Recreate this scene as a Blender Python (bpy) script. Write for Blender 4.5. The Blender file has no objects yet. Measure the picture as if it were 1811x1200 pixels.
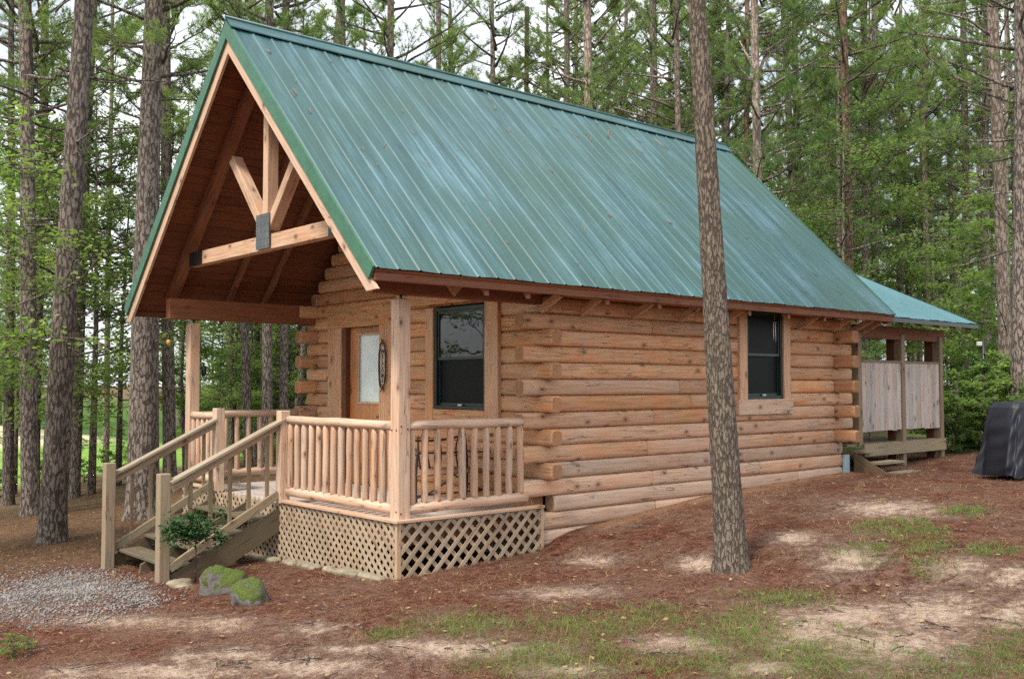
import bpy, math, random
import numpy as np
from mathutils import Vector, Matrix
S = bpy.context.scene
COL = S.collection
R = math.radians
rnd = random.Random(7)

# ------------------------------------------------------------------ camera
CAM = np.array([-5.981, -8.743, 1.407]); YAW, PIT, ROL, FPX = 0.857, 0.046, -0.001, 1753.0
F = np.array([math.cos(YAW)*math.cos(PIT), math.sin(YAW)*math.cos(PIT), math.sin(PIT)])
RT = np.cross(F, [0, 0, 1]); RT /= np.linalg.norm(RT); UP = np.cross(RT, F)
RT, UP = RT*math.cos(ROL)+UP*math.sin(ROL), -RT*math.sin(ROL)+UP*math.cos(ROL)
cd = bpy.data.cameras.new('camera'); cam = bpy.data.objects.new('camera', cd); COL.objects.link(cam)
cam.matrix_world = Matrix(((RT[0], UP[0], -F[0], CAM[0]), (RT[1], UP[1], -F[1], CAM[1]), (RT[2], UP[2], -F[2], CAM[2]), (0, 0, 0, 1)))
cd.sensor_width = 36; cd.lens = 36*FPX/1811; cd.clip_end = 2000; cd.clip_start = .05
S.camera = cam
# ------------------------------------------------------------------ light
SUN_EL, SUN_AZ = R(56), R(196)      # azimuth of the sun, counter-clockwise from +X
w = bpy.data.worlds.new('World'); S.world = w; w.use_nodes = True
nt = w.node_tree; bg = nt.nodes['Background']; sk = nt.nodes.new('ShaderNodeTexSky')
sk.sky_type = 'NISHITA'; sk.sun_disc = False; sk.sun_elevation = SUN_EL; sk.sun_rotation = R(90)-SUN_AZ
sk.air_density = 1.0; sk.dust_density = 4.0; sk.ozone_density = 1.0
# thin bright cloud over most of the sky, blue showing through in places
wtc = nt.nodes.new('ShaderNodeTexCoord'); cn = nt.nodes.new('ShaderNodeTexNoise'); cn.inputs['Scale'].default_value = 3.2; cn.inputs['Detail'].default_value = 6
nt.links.new(wtc.outputs['Generated'], cn.inputs['Vector'])
cr = nt.nodes.new('ShaderNodeValToRGB'); cr.color_ramp.elements[0].position = .36; cr.color_ramp.elements[1].position = .58
cr.color_ramp.elements[0].color = (.35, .35, .35, 1); nt.links.new(cn.outputs[0], cr.inputs[0])
cm_ = nt.nodes.new('ShaderNodeMix'); cm_.data_type = 'RGBA'; nt.links.new(cr.outputs[0], cm_.inputs[0]); nt.links.new(sk.outputs[0], cm_.inputs[6]); cm_.inputs[7].default_value = (9.2, 9.5, 9.9, 1)
nt.links.new(cm_.outputs[2], bg.inputs[0]); bg.inputs[1].default_value = 0.08
sl = bpy.data.lights.new('sun', 'SUN'); sun = bpy.data.objects.new('sun', sl); COL.objects.link(sun)
sl.energy = 2.1; sl.angle = R(10); sl.color = (1, .94, .85)
sd = Vector((math.cos(SUN_AZ)*math.cos(SUN_EL), math.sin(SUN_AZ)*math.cos(SUN_EL), math.sin(SUN_EL)))
sun.rotation_euler = sd.to_track_quat('Z', 'Y').to_euler()
S.view_settings.view_transform = 'Standard'; S.view_settings.look = 'None'
S.view_settings.exposure = 1.15; S.view_settings.gamma = 1
S.render.engine = 'CYCLES'
try:
    S.cycles.max_bounces = 5; S.cycles.diffuse_bounces = 2; S.cycles.transparent_max_bounces = 4; S.cycles.use_denoising = False
except Exception: pass

# ------------------------------------------------------------------ ground height and picture rays
def sm(a, b, x):
    t = np.clip((x-a)/(b-a), 0, 1); return t*t*(3-2*t)
XS = [-60, -20, -6, -1.5, 0, 1.9, 2.5, 5.4, 8.7, 10.8, 12.2, 20, 40, 90]
ZS = [-2.0, -1.5, -1.0, -.72, -.63, -.55, -.40, -.14, -.04, -.03, .07, .2, .7, 1.2]
def gh(x, y):
    x = np.asarray(x, float); y = np.asarray(y, float)
    z = np.interp(x, XS, ZS)
    yy = np.clip(y, -14, 25)
    z = z - .05*yy*np.clip(1-np.maximum(x-12, 0)/30, 0, 1)
    z = z - .5*sm(14, 34, y)*(1-sm(14, 30, x))
    z = z + .06*np.exp(-((x-1.43)**2+(y+3.2)**2)/.09)
    return z + .03*np.sin(x*1.3+y*.7)*np.sin(y*1.1-x*.4)*np.where((x > -1.7) & (x < 9) & (y > -.2) & (y < 6), .2, 1)
def ray(px, py): return F+RT*(px-905.5)/FPX-UP*(py-600)/FPX
def at(px, py, d): return CAM+ray(px, py)*d
def onground(px, py):
    r = ray(px, py); lo = 1.0
    for t in np.arange(2, 120, .05):
        p = CAM+r*t
        if p[2] < gh(p[0], p[1]): break
    return p, t

# ------------------------------------------------------------------ materials
MATS = {}
def newmat(name):
    m = bpy.data.materials.new(name); m.use_nodes = True; MATS[name] = m
    return m, m.node_tree, m.node_tree.nodes['Principled BSDF']
def N(t, kind, **kw):
    n = t.nodes.new('ShaderNode'+kind)
    for k, v in kw.items():
        if k.startswith('i_'):
            n.inputs[k[2:].replace('_', ' ')].default_value = v
        else: setattr(n, k, v)
    return n
def ramp(t, fac, stops):
    n = t.nodes.new('ShaderNodeValToRGB'); e = n.color_ramp.elements
    while len(e) < len(stops): e.new(.5)
    for i, (p, c) in enumerate(stops):
        e[i].position = p; e[i].color = (c if isinstance(c, tuple) else (c, c, c))+((1,) if not isinstance(c, tuple) or len(c) == 3 else ())
    t.links.new(fac, n.inputs[0]); return n.outputs[0]
def mix(t, fac, a, b, mode='MIX'):
    n = t.nodes.new('ShaderNodeMix'); n.data_type = 'RGBA'; n.blend_type = mode
    for s, v in ((n.inputs[0], fac), (n.inputs[6], a), (n.inputs[7], b)):
        if hasattr(v, 'is_linked'): t.links.new(v, s)
        elif isinstance(v, tuple): s.default_value = v+(1,) if len(v) == 3 else v
        else: s.default_value = v
    return n.outputs[2]
def math_(t, op, a, b=0.0):
    n = t.nodes.new('ShaderNodeMath'); n.operation = op
    for s, v in ((n.inputs[0], a), (n.inputs[1], b)):
        if hasattr(v, 'is_linked'): t.links.new(v, s)
        else: s.default_value = v
    return n.outputs[0]
def mapping(t, src, scale):
    n = t.nodes.new('ShaderNodeMapping'); n.inputs['Scale'].default_value = scale; t.links.new(src, n.inputs[0]); return n.outputs[0]
def noise(t, vec, scale, detail=4, rough=.6):
    n = t.nodes.new('ShaderNodeTexNoise'); n.inputs['Scale'].default_value = scale; n.inputs['Detail'].default_value = detail
    n.inputs['Roughness'].default_value = rough
    if vec: t.links.new(vec, n.inputs['Vector'])
    return n.outputs[0]
def bump(t, b, h, strength=.5, dist=.01):
    n = t.nodes.new('ShaderNodeBump'); n.inputs['Strength'].default_value = strength; n.inputs['Distance'].default_value = dist
    t.links.new(h, n.inputs['Height']); t.links.new(n.outputs[0], b.inputs['Normal'])

def wood(name, warm, grey, rough=.75, knots=1.0, grain=1.0, green=(.20, .20, .07)):
    m, t, b = newmat(name)
    uv = t.nodes.new('ShaderNodeUVMap').outputs[0]
    at_ = t.nodes.new('ShaderNodeAttribute'); at_.attribute_name = 'tint'
    sp = t.nodes.new('ShaderNodeSeparateColor'); t.links.new(at_.outputs['Color'], sp.inputs[0])
    g1 = noise(t, mapping(t, uv, (1.3, 22, 1)), 1.5, 5, .65)
    g2 = noise(t, mapping(t, uv, (1.0, 3.5, 1)), 2.2, 3, .6)
    big = noise(t, mapping(t, uv, (.7, 1.4, 1)), 1.7, 4, .6)
    wm = ramp(t, g1, [(.3, tuple(c*.66 for c in warm)), (.5, warm), (.72, tuple(min(1, c*1.22) for c in warm))])
    hue = ramp(t, g2, [(.35, (1.10, .80, .64)), (.5, (1, 1, 1)), (.66, (.98, 1.10, 1.15))])
    wm = mix(t, .8, wm, hue, 'MULTIPLY')
    gr = ramp(t, g1, [(.3, tuple(c*.72 for c in grey)), (.55, grey), (.75, tuple(min(1, c*1.15) for c in grey))])
    wf = math_(t, 'ADD', sp.outputs[1], math_(t, 'MULTIPLY', math_(t, 'SUBTRACT', big, .5), 1.5))
    wf.node.use_clamp = True
    c = mix(t, wf, wm, gr)
    gf = math_(t, 'MULTIPLY', sp.outputs[2], ramp(t, big, [(.3, 0.), (.62, 1.)])); c = mix(t, gf, c, green)
    # knots
    v = t.nodes.new('ShaderNodeTexVoronoi'); v.inputs['Scale'].default_value = 1.0; v.voronoi_dimensions = '2D'
    t.links.new(mapping(t, uv, (2.7, 4.6, 1)), v.inputs['Vector'])
    d = math_(t, 'ADD', v.outputs['Distance'], math_(t, 'MULTIPLY', math_(t, 'SUBTRACT', noise(t, uv, 25, 2), .5), .12))
    sel = t.nodes.new('ShaderNodeSeparateColor'); t.links.new(v.outputs['Color'], sel.inputs[0])
    on = math_(t, 'GREATER_THAN', sel.outputs[0], 1-.38*knots)
    k = math_(t, 'MULTIPLY', ramp(t, d, [(.0, 1.), (.055, .95), (.085, .5), (.24, 0.)]), on)
    c = mix(t, math_(t, 'MULTIPLY', k, .85), c, (.07, .022, .008))
    # long checks
    ck = noise(t, mapping(t, uv, (.55, 11, 1)), 1.8, 2, .4)
    ck = ramp(t, ck, [(.488, 0.), (.5, 1.), (.512, 0.)])
    ckm = math_(t, 'MULTIPLY', ck, ramp(t, noise(t, mapping(t, uv, (.8, 2.5, 1)), 1.3, 1), [(.46, 0.), (.54, 1.)]))
    c = mix(t, math_(t, 'MULTIPLY', ckm, .85*grain), c, (.035, .015, .007))
    br = t.nodes.new('ShaderNodeCombineColor')
    for i in range(3): t.links.new(sp.outputs[0], br.inputs[i])
    c = mix(t, 1., c, br.outputs[0], 'MULTIPLY')
    t.links.new(c, b.inputs['Base Color']); b.inputs['Roughness'].default_value = rough
    h = math_(t, 'SUBTRACT', g1, math_(t, 'MULTIPLY', ckm, 1.2)); bump(t, b, h, .45*grain, .006)
    return m
wood('log_wood', (.54, .268, .118), (.57, .405, .295), knots=.6)
wood('rail_wood', (.50, .265, .135), (.56, .40, .29), knots=.7)
wood('stair_wood', (.26, .165, .095), (.32, .26, .195), knots=.4, green=(.17, .155, .065))
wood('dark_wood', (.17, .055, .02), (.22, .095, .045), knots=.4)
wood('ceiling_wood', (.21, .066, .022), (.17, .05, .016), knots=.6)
wood('door_wood', (.48, .20, .07), (.48, .22, .09), rough=.45, knots=.3)
wood('grey_wood', (.50, .39, .32), (.50, .46, .43), knots=.8, green=(.3, .3, .2))
wood('lattice_wood', (.36, .235, .14), (.42, .32, .23), knots=.15)
wood('end_grain', (.36, .17, .075), (.34, .21, .12), knots=0, grain=.3)

def plain(name, col, rough=.6, metal=0., var=.2, scale=8, spec=None):
    m, t, b = newmat(name)
    tc = t.nodes.new('ShaderNodeTexCoord').outputs['Object']
    n = noise(t, tc, scale, 5)
    c = ramp(t, n, [(.3, tuple(x*(1-var) for x in col)), (.7, tuple(min(1, x*(1+var)) for x in col))])
    t.links.new(c, b.inputs['Base Color']); b.inputs['Roughness'].default_value = rough; b.inputs['Metallic'].default_value = metal
    bump(t, b, n, .25, .004)
    return m
plain('green_trim', (.035, .13, .075), .4)
plain('window_green', (.008, .022, .018), .35)
plain('steel_plate', (.16, .17, .18), .45, .7)
plain('black_metal', (.012, .012, .013), .4)
plain('dark_twig', (.05, .03, .022), .7)
plain('twig', (.30, .17, .10), .7)
plain('cloth_blue', (.03, .06, .16), .9)
plain('pale_glass', (.62, .71, .68), .15, var=.10, scale=3)
plain('chink', (.30, .2, .12), .9)
plain('stone', (.24, .205, .14), .9, var=.5, scale=6)
plain('foundation', (.38, .27, .17), .95, var=.3, scale=5)
plain('blue_pipe', (.36, .50, .56), .5, var=.06)
plain('white_paint', (.55, .54, .5), .5, var=.08)
plain('sign_face', (.50, .42, .33), .8, var=.2, scale=30)
plain('ink', (.03, .025, .02), .8)
plain('cover_cloth', (.006, .008, .015), .55, var=.3, scale=5)
plain('rubber', (.012, .012, .012), .8)
plain('yellow_plastic', (.6, .28, .07), .5)
plain('gravel_stone', (.23, .215, .205), .9, var=.35, scale=3)
plain('far_sand', (.62, .55, .45), .95)

def glass_dark():
    m, t, b = newmat('window_glass')
    b.inputs['Base Color'].default_value = (.006, .008, .009, 1); b.inputs['Roughness'].default_value = .02
    b.inputs['IOR'].default_value = 1.65
    tc = t.nodes.new('ShaderNodeTexCoord').outputs['Object']
    bump(t, b, noise(t, tc, 2.2, 2), .25, .012)
glass_dark()
m, t, b = newmat('screen_mesh'); b.inputs['Base Color'].default_value = (.006, .007, .008, 1); b.inputs['Roughness'].default_value = .45; b.inputs['Specular IOR Level'].default_value = .12
m, t, b = newmat('clear_glass'); b.inputs['Transmission Weight'].default_value = 1; b.inputs['Roughness'].default_value = .03; b.inputs['IOR'].default_value = 1.1

def roof_metal():
    m, t, b = newmat('roof_metal')
    uv = t.nodes.new('ShaderNodeUVMap').outputs[0]           # u along the ridge, v down the slope (metres)
    n1 = noise(t, mapping(t, uv, (3.2, .35, 1)), 1.6, 5, .65)
    n2 = noise(t, mapping(t, uv, (.45, .5, 1)), 1.2, 4, .6)
    n3 = noise(t, uv, 45, 3, .7)
    c = ramp(t, n1, [(.32, (.010, .052, .056)), (.5, (.032, .100, .112)), (.68, (.092, .190, .225))])
    c = mix(t, ramp(t, n2, [(.4, 0.), (.6, .7)]), c, (.030, .088, .066))
    c = mix(t, ramp(t, n3, [(.5, 0.), (.75, .3)]), c, (.11, .15, .14))
    # screws in rows
    v = t.nodes.new('ShaderNodeTexVoronoi'); v.voronoi_dimensions = '2D'; v.inputs['Randomness'].default_value = .12; v.inputs['Scale'].default_value = 1
    t.links.new(mapping(t, uv, (1/.152, 1/.61, 1)), v.inputs['Vector'])
    sepuv = t.nodes.new('ShaderNodeSeparateXYZ'); t.links.new(uv, sepuv.inputs[0])
    # distance in metres measured with a plain modulo pattern
    du = math_(t, 'ABSOLUTE', math_(t, 'SUBTRACT', math_(t, 'FRACT', math_(t, 'DIVIDE', sepuv.outputs[0], .152)), .35))
    dv = math_(t, 'ABSOLUTE', math_(t, 'SUBTRACT', math_(t, 'FRACT', math_(t, 'DIVIDE', sepuv.outputs[1], .61)), .5))
    s = math_(t, 'MULTIPLY', math_(t, 'LESS_THAN', du, .075), math_(t, 'LESS_THAN', dv, .018))
    c = mix(t, math_(t, 'MULTIPLY', s, .7), c, (.03, .06, .06))
    t.links.new(c, b.inputs['Base Color'])
    t.links.new(ramp(t, n1, [(.2, .38), (.8, .55)]), b.inputs['Roughness'])
    b.inputs['Specular IOR Level'].default_value = .55
    bump(t, b, n2, .25, .02)
roof_metal()
plain('rear_roof_metal_skylit', (.085, .20, .225), .42, var=.1, scale=3)  # lighter, bluer roof metal: sky reflection off the lower pitch put into the colour

def bark(name, plate, crack, sc=9.0, zs=.33, strength=1.0):
    m, t, b = newmat(name)
    tc = t.nodes.new('ShaderNodeTexCoord').outputs['Object']
    oi = t.nodes.new('ShaderNodeObjectInfo')
    warp = noise(t, mapping(t, tc, (1, 1, .4)), 6, 3)
    va = t.nodes.new('ShaderNodeVectorMath'); va.operation = 'ADD'
    cm = t.nodes.new('ShaderNodeCombineXYZ')
    for i in range(3): t.links.new(math_(t, 'MULTIPLY', warp, .12), cm.inputs[i])
    t.links.new(tc, va.inputs[0]); t.links.new(cm.outputs[0], va.inputs[1])
    v = t.nodes.new('ShaderNodeTexVoronoi'); v.feature = 'DISTANCE_TO_EDGE'; v.inputs['Scale'].default_value = sc
    t.links.new(mapping(t, va.outputs[0], (1, 1, zs)), v.inputs['Vector'])
    furrow = noise(t, mapping(t, tc, (1, 1, .22)), sc*1.9, 5, .65)
    e = math_(t, 'ADD', math_(t, 'MULTIPLY', v.outputs['Distance'], 1.1), math_(t, 'MULTIPLY', math_(t, 'SUBTRACT', furrow, .5), 1.5))
    fine = noise(t, mapping(t, tc, (1, 1, .45)), sc*6, 4, .75)
    big = noise(t, mapping(t, tc, (1, 1, .5)), 2.2, 3)
    pl = ramp(t, fine, [(.3, tuple(c*.55 for c in plate)), (.5, plate), (.75, tuple(min(1, c*1.45) for c in plate))])
    c = mix(t, ramp(t, e, [(.0, 1.), (.05, .6), (.17, 0.)]), pl, crack)
    c = mix(t, ramp(t, big, [(.45, 0.), (.75, .6)]), c, mix(t, .6, c, (.75, .95, .7), 'MULTIPLY'))
    hs = t.nodes.new('ShaderNodeHueSaturation'); t.links.new(c, hs.inputs['Color'])
    t.links.new(math_(t, 'ADD', math_(t, 'MULTIPLY', oi.outputs['Random'], .5), .75), hs.inputs['Value'])
    t.links.new(hs.outputs[0], b.inputs['Base Color']); b.inputs['Roughness'].default_value = .95
    h = math_(t, 'ADD', ramp(t, e, [(0., 0.), (.22, 1.)]), math_(t, 'MULTIPLY', fine, .5))
    bump(t, b, h, strength, .02)
bark('bark', (.25, .20, .17), (.06, .042, .034), sc=15)
bark('bark_near', (.26, .205, .155), (.085, .06, .042), sc=30, zs=.30, strength=1.0)
bark('bark_pale', (.34, .27, .22), (.15, .10, .08), sc=12)
bark('bark_red', (.26, .16, .11), (.09, .05, .035), sc=13)

def leaf(name, c1, c2, trans=.45):
    m, t, b = newmat(name); t.nodes.remove(b)
    out = [n for n in t.nodes if n.type == 'OUTPUT_MATERIAL'][0]
    a = t.nodes.new('ShaderNodeAttribute'); a.attribute_name = 'tint'
    sp = t.nodes.new('ShaderNodeSeparateColor'); t.links.new(a.outputs['Color'], sp.inputs[0])
    oi = t.nodes.new('ShaderNodeObjectInfo')
    f = math_(t, 'ADD', math_(t, 'MULTIPLY', sp.outputs[0], .7), math_(t, 'MULTIPLY', oi.outputs['Random'], .3))
    c = ramp(t, f, [(.05, c1), (.95, c2)])
    d = t.nodes.new('ShaderNodeBsdfDiffuse'); tr = t.nodes.new('ShaderNodeBsdfTranslucent'); mx = t.nodes.new('ShaderNodeMixShader')
    t.links.new(c, d.inputs[0]); t.links.new(mix(t, .6, c, (1.1, 1.25, .55), 'MULTIPLY'), tr.inputs[0])
    mx.inputs[0].default_value = trans; t.links.new(d.outputs[0], mx.inputs[1]); t.links.new(tr.outputs[0], mx.inputs[2])
    t.links.new(mx.outputs[0], out.inputs[0])
leaf('needles', (.05, .12, .065), (.38, .48, .15), .55)
leaf('leaves', (.055, .13, .05), (.33, .44, .12), .55)
leaf('leaves_dark', (.03, .075, .03), (.075, .16, .06), .25)
leaf('grass_blade', (.08, .12, .04), (.23, .33, .09), .3)
leaf('dry_blade', (.30, .20, .09), (.42, .32, .17), .2)
leaf('straw', (.055, .022, .015), (.50, .26, .175), .1)

def ground_mat():
    m, t, b = newmat('ground_cover')
    tc = t.nodes.new('ShaderNodeTexCoord').outputs['Object']
    a = t.nodes.new('ShaderNodeAttribute'); a.attribute_name = 'mask'
    sp = t.nodes.new('ShaderNodeSeparateColor'); t.links.new(a.outputs['Color'], sp.inputs[0])
    a2 = t.nodes.new('ShaderNodeAttribute'); a2.attribute_name = 'mask2'
    sp2 = t.nodes.new('ShaderNodeSeparateColor'); t.links.new(a2.outputs['Color'], sp2.inputs[0])
    n1 = noise(t, tc, 1.1, 6, .65); n2 = noise(t, tc, 9, 6, .7); n3 = noise(t, tc, 60, 4, .75)
    st = noise(t, mapping(t, tc, (3, 14, 1)), 6, 4, .7)
    straw = ramp(t, n2, [(.3, (.032, .012, .009)), (.45, (.108, .038, .024)), (.58, (.20, .075, .045)), (.72, (.34, .18, .12))])
    straw = mix(t, .8, straw, ramp(t, n3, [(.35, (.25, .22, .22)), (.5, (.9, .9, .9)), (.65, (1.9, 1.75, 1.6))]), 'MULTIPLY')
    straw = mix(t, ramp(t, n1, [(.38, 0.), (.62, .8)]), straw, mix(t, n3, (.10, .055, .038), (.30, .185, .125)))
    sand = ramp(t, n2, [(.3, (.40, .28, .20)), (.7, (.66, .52, .41))])
    sand = mix(t, .5, sand, ramp(t, n3, [(.3, (.6, .58, .55)), (.6, (1.1, 1.1, 1.1))]), 'MULTIPLY')
    def edge(ch, lo=.32, hi=.52):
        s = math_(t, 'ADD', ch, math_(t, 'MULTIPLY', math_(t, 'SUBTRACT', math_(t, 'ADD', math_(t, 'MULTIPLY', n2, .65), math_(t, 'MULTIPLY', n1, .35)), .5), 3.0))
        s = math_(t, 'ADD', s, math_(t, 'MULTIPLY', math_(t, 'SUBTRACT', n3, .5), 1.1))
        return ramp(t, s, [(lo, 0.), (hi, 1.)])
    soil = mix(t, n3, (.10, .07, .055), (.34, .245, .185))
    c = mix(t, math_(t, 'MULTIPLY', edge(sp.outputs[0], .0, .45), .75), straw, soil)
    c = mix(t, math_(t, 'MULTIPLY', edge(sp.outputs[0], .5, 1.0), .9), c, sand)
    grs = ramp(t, n3, [(.3, (.05, .085, .025)), (.7, (.14, .20, .06))])
    c = mix(t, math_(t, 'MULTIPLY', edge(sp.outputs[1], .6, 1.1), .35), c, grs)
    grv = ramp(t, n3, [(.35, (.07, .055, .05)), (.65, (.32, .29, .28))])
    c = mix(t, math_(t, 'MULTIPLY', edge(sp.outputs[2], .6, 1.2), .8), c, grv)
    lawn = mix(t, ramp(t, n1, [(.3, 0.), (.7, 1.)]), (.15, .27, .05), (.26, .42, .09)); sx = t.nodes.new('ShaderNodeSeparateXYZ'); t.links.new(tc, sx.inputs[0]); lawn = mix(t, ramp(t, math_(t, 'DIVIDE', sx.outputs[1], 100.), [(.44, 0.), (.52, 1.)]), lawn, (.62, .56, .36))
    c = mix(t, sp2.outputs[0], c, lawn)
    c = mix(t, sp2.outputs[1], c, ramp(t, n2, [(.3, (.03, .06, .015)), (.6, (.09, .17, .035))]))
    c = mix(t, sp2.outputs[2], c, ramp(t, n2, [(.3, (.32, .16, .08)), (.7, (.45, .27, .15))]))
    brown = ramp(t, n2, [(.3, (.07, .045, .025)), (.6, (.19, .125, .07)), (.8, (.26, .2, .11))])
    al = t.nodes.new('ShaderNodeAttribute'); al.attribute_name = 'mask3'
    c = mix(t, al.outputs['Fac'], c, brown)
    t.links.new(c, b.inputs['Base Color']); b.inputs['Roughness'].default_value = 1; b.inputs['Specular IOR Level'].default_value = .1
    h = math_(t, 'ADD', n3, math_(t, 'MULTIPLY', n2, 1.2)); bump(t, b, h, .9, .03)
ground_mat()
def moss_mat():
    m, t, b = newmat('mossy_rock')
    g = t.nodes.new('ShaderNodeNewGeometry'); tc = t.nodes.new('ShaderNodeTexCoord').outputs['Object']
    s = t.nodes.new('ShaderNodeSeparateXYZ'); t.links.new(g.outputs['Normal'], s.inputs[0])
    n = noise(t, tc, 9, 5, .65); n2 = noise(t, tc, 60, 4, .7)
    f = ramp(t, math_(t, 'ADD', s.outputs[2], math_(t, 'MULTIPLY', math_(t, 'SUBTRACT', n, .5), 3.0)), [(.28, 0.), (.45, 1.)])
    rock = ramp(t, n, [(.3, (.06, .055, .048)), (.7, (.20, .18, .16))])
    ms = ramp(t, n2, [(.3, (.025, .04, .006)), (.7, (.12, .16, .022))])
    t.links.new(mix(t, f, rock, ms), b.inputs['Base Color']); b.inputs['Roughness'].default_value = .95
    bump(t, b, math_(t, 'ADD', n, math_(t, 'MULTIPLY', n2, f)), .8, .02)
moss_mat()

# ------------------------------------------------------------------ mesh helpers
class MB:
    def __init__(s): s.v = []; s.f = []; s.uv = []; s.t = []; s.mi = []; s.sm = []
    def face(s, idx, uvs, mi=0, smooth=False): s.f.append(idx); s.uv += uvs; s.mi.append(mi); s.sm.append(smooth)
    def tint(s, tint): return tint or (rnd.uniform(.88, 1.1), rnd.uniform(0, .5), 0)
    def beam(s, p0, p1, wd, ht, up=(0, 0, 1), tint=None, ends=0, mi=0):
        p0 = Vector(p0); p1 = Vector(p1); x = (p1-p0); L = x.length; x.normalize()
        upv = Vector(up)
        if abs(x.dot(upv)) > .98: upv = Vector((1, 0, 0))
        y = upv.cross(x).normalized(); z = x.cross(y)
        b = len(s.v); ou, ov = rnd.uniform(0, 50), rnd.uniform(0, 50); tn = s.tint(tint)
        for a in (0, 1):
            for (i, j) in ((-1, -1), (1, -1), (1, 1), (-1, 1)):
                s.v.append(tuple((p1 if a else p0)+y*(i*wd/2)+z*(j*ht/2))); s.t.append(tn)
        per = [0, wd, wd+ht, 2*wd+ht, 2*wd+2*ht]
        for k in range(4):
            n = (k+1) % 4
            s.face((b+k, b+n, b+4+n, b+4+k), [(ou, ov+per[k]), (ou, ov+per[k+1]), (ou+L, ov+per[k+1]), (ou+L, ov+per[k])], mi)
        for q in ((b+3, b+2, b+1, b), (b+4, b+5, b+6, b+7)):
            s.face(q, [(ou, ov), (ou+wd*.1, ov), (ou+wd*.1, ov+ht), (ou, ov+ht)], ends if ends else mi)
    def box(s, lo, hi, tint=None, mi=0, ends=0):
        d = [hi[i]-lo[i] for i in range(3)]; c = [(hi[i]+lo[i])/2 for i in range(3)]
        ax = max(range(3), key=lambda i: d[i])
        if ax == 0: s.beam((lo[0], c[1], c[2]), (hi[0], c[1], c[2]), d[1], d[2], tint=tint, mi=mi, ends=ends)
        elif ax == 1: s.beam((c[0], lo[1], c[2]), (c[0], hi[1], c[2]), d[0], d[2], tint=tint, mi=mi, ends=ends)
        else: s.beam((c[0], c[1], lo[2]), (c[0], c[1], hi[2]), d[1], d[0], up=(1, 0, 0), tint=tint, mi=mi, ends=ends)
    def tube(s, pts, rad, n=8, tint=None, mi=0, ends=None, prof=None, up=(0, 0, 1), smooth=True):
        P = [Vector(p) for p in pts]; b = len(s.v); tn = s.tint(tint); ou, ov = rnd.uniform(0, 50), rnd.uniform(0, 50)
        if not hasattr(rad, '__len__'): rad = [rad]*len(P)
        u = 0; us = []
        upv = Vector(up)
        for i, p in enumerate(P):
            d = (P[min(i+1, len(P)-1)]-P[max(i-1, 0)]).normalized()
            if abs(d.dot(upv)) > .97: y = Vector((1, 0, 0)).cross(d).normalized()
            else: y = upv.cross(d).normalized()
            z = d.cross(y)
            if i: u += (p-P[i-1]).length
            us.append(u)
            for k in range(n):
                a = 2*math.pi*k/n
                cy, cz = (math.cos(a), math.sin(a)) if prof is None else prof[k]
                s.v.append(tuple(p+y*cy*rad[i]+z*cz*rad[i])); s.t.append(tn)
        for i in range(len(P)-1):
            circ = 2*math.pi*(rad[i] if prof is None else .1)
            if prof is not None:
                cl = [0]
                for k in range(n): cl.append(cl[-1]+math.hypot(prof[(k+1) % n][0]-prof[k][0], prof[(k+1) % n][1]-prof[k][1]))
            else: cl = [circ*k/n for k in range(n+1)]
            for k in range(n):
                k2 = (k+1) % n
                s.face((b+i*n+k, b+i*n+k2, b+(i+1)*n+k2, b+(i+1)*n+k),
                       [(ou+us[i], ov+cl[k]), (ou+us[i], ov+cl[k+1]), (ou+us[i+1], ov+cl[k+1]), (ou+us[i+1], ov+cl[k])], mi, smooth)
        e = mi if ends is None else ends
        m = len(P)-1
        s.face(tuple(b+k for k in reversed(range(n))), [(ou+.05*k, ov+.03*k) for k in range(n)], e)
        s.face(tuple(b+m*n+k for k in range(n)), [(ou+.05*k, ov+.03*k) for k in range(n)], e)
    def prism(s, poly, ext, tint=None, mi=0):
        b = len(s.v); n = len(poly); e = Vector(ext); tn = s.tint(tint); ou, ov = rnd.uniform(0, 50), rnd.uniform(0, 50)
        P = [Vector(p) for p in poly]
        long = max(((P[i]-P[j]) for i in range(n) for j in range(n)), key=lambda q: q.length).normalized()
        nm = e.normalized(); sd_ = nm.cross(long).normalized()
        for p in P: s.v.append(tuple(p)); s.t.append(tn)
        for p in P: s.v.append(tuple(p+e)); s.t.append(tn)
        uvp = [(ou+p.dot(long), ov+p.dot(sd_)) for p in P]
        s.face(tuple(range(b, b+n)), uvp, mi); s.face(tuple(b+n+k for k in reversed(range(n))), uvp[::-1], mi)
        for k in range(n):
            k2 = (k+1) % n; l = e.length
            s.face((b+k2, b+k, b+n+k, b+n+k2), [(uvp[k2][0], uvp[k2][1]), uvp[k], (uvp[k][0], uvp[k][1]+l), (uvp[k2][0], uvp[k2][1]+l)], mi)
    def build(s, name, mats, parent=None, bevel=0, recalc=False):
        me = bpy.data.meshes.new(name); me.from_pydata(s.v, [], s.f)
        ul = me.uv_layers.new(name='UVMap'); ul.data.foreach_set('uv', [c for q in s.uv for c in q])
        ca = me.color_attributes.new('tint', 'FLOAT_COLOR', 'POINT'); ca.data.foreach_set('color', [c for q in s.t for c in (q[0], q[1], q[2], 1)])
        if isinstance(mats, str): mats = [mats]
        for mm in mats: me.materials.append(MATS[mm])
        me.polygons.foreach_set('material_index', s.mi); me.polygons.foreach_set('use_smooth', s.sm); me.update()
        if recalc:
            import bmesh
            bm = bmesh.new(); bm.from_mesh(me); bmesh.ops.recalc_face_normals(bm, faces=bm.faces); bm.to_mesh(me); bm.free()
        o = bpy.data.objects.new(name, me); COL.objects.link(o)
        if parent is not None: o.parent = parent
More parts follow.
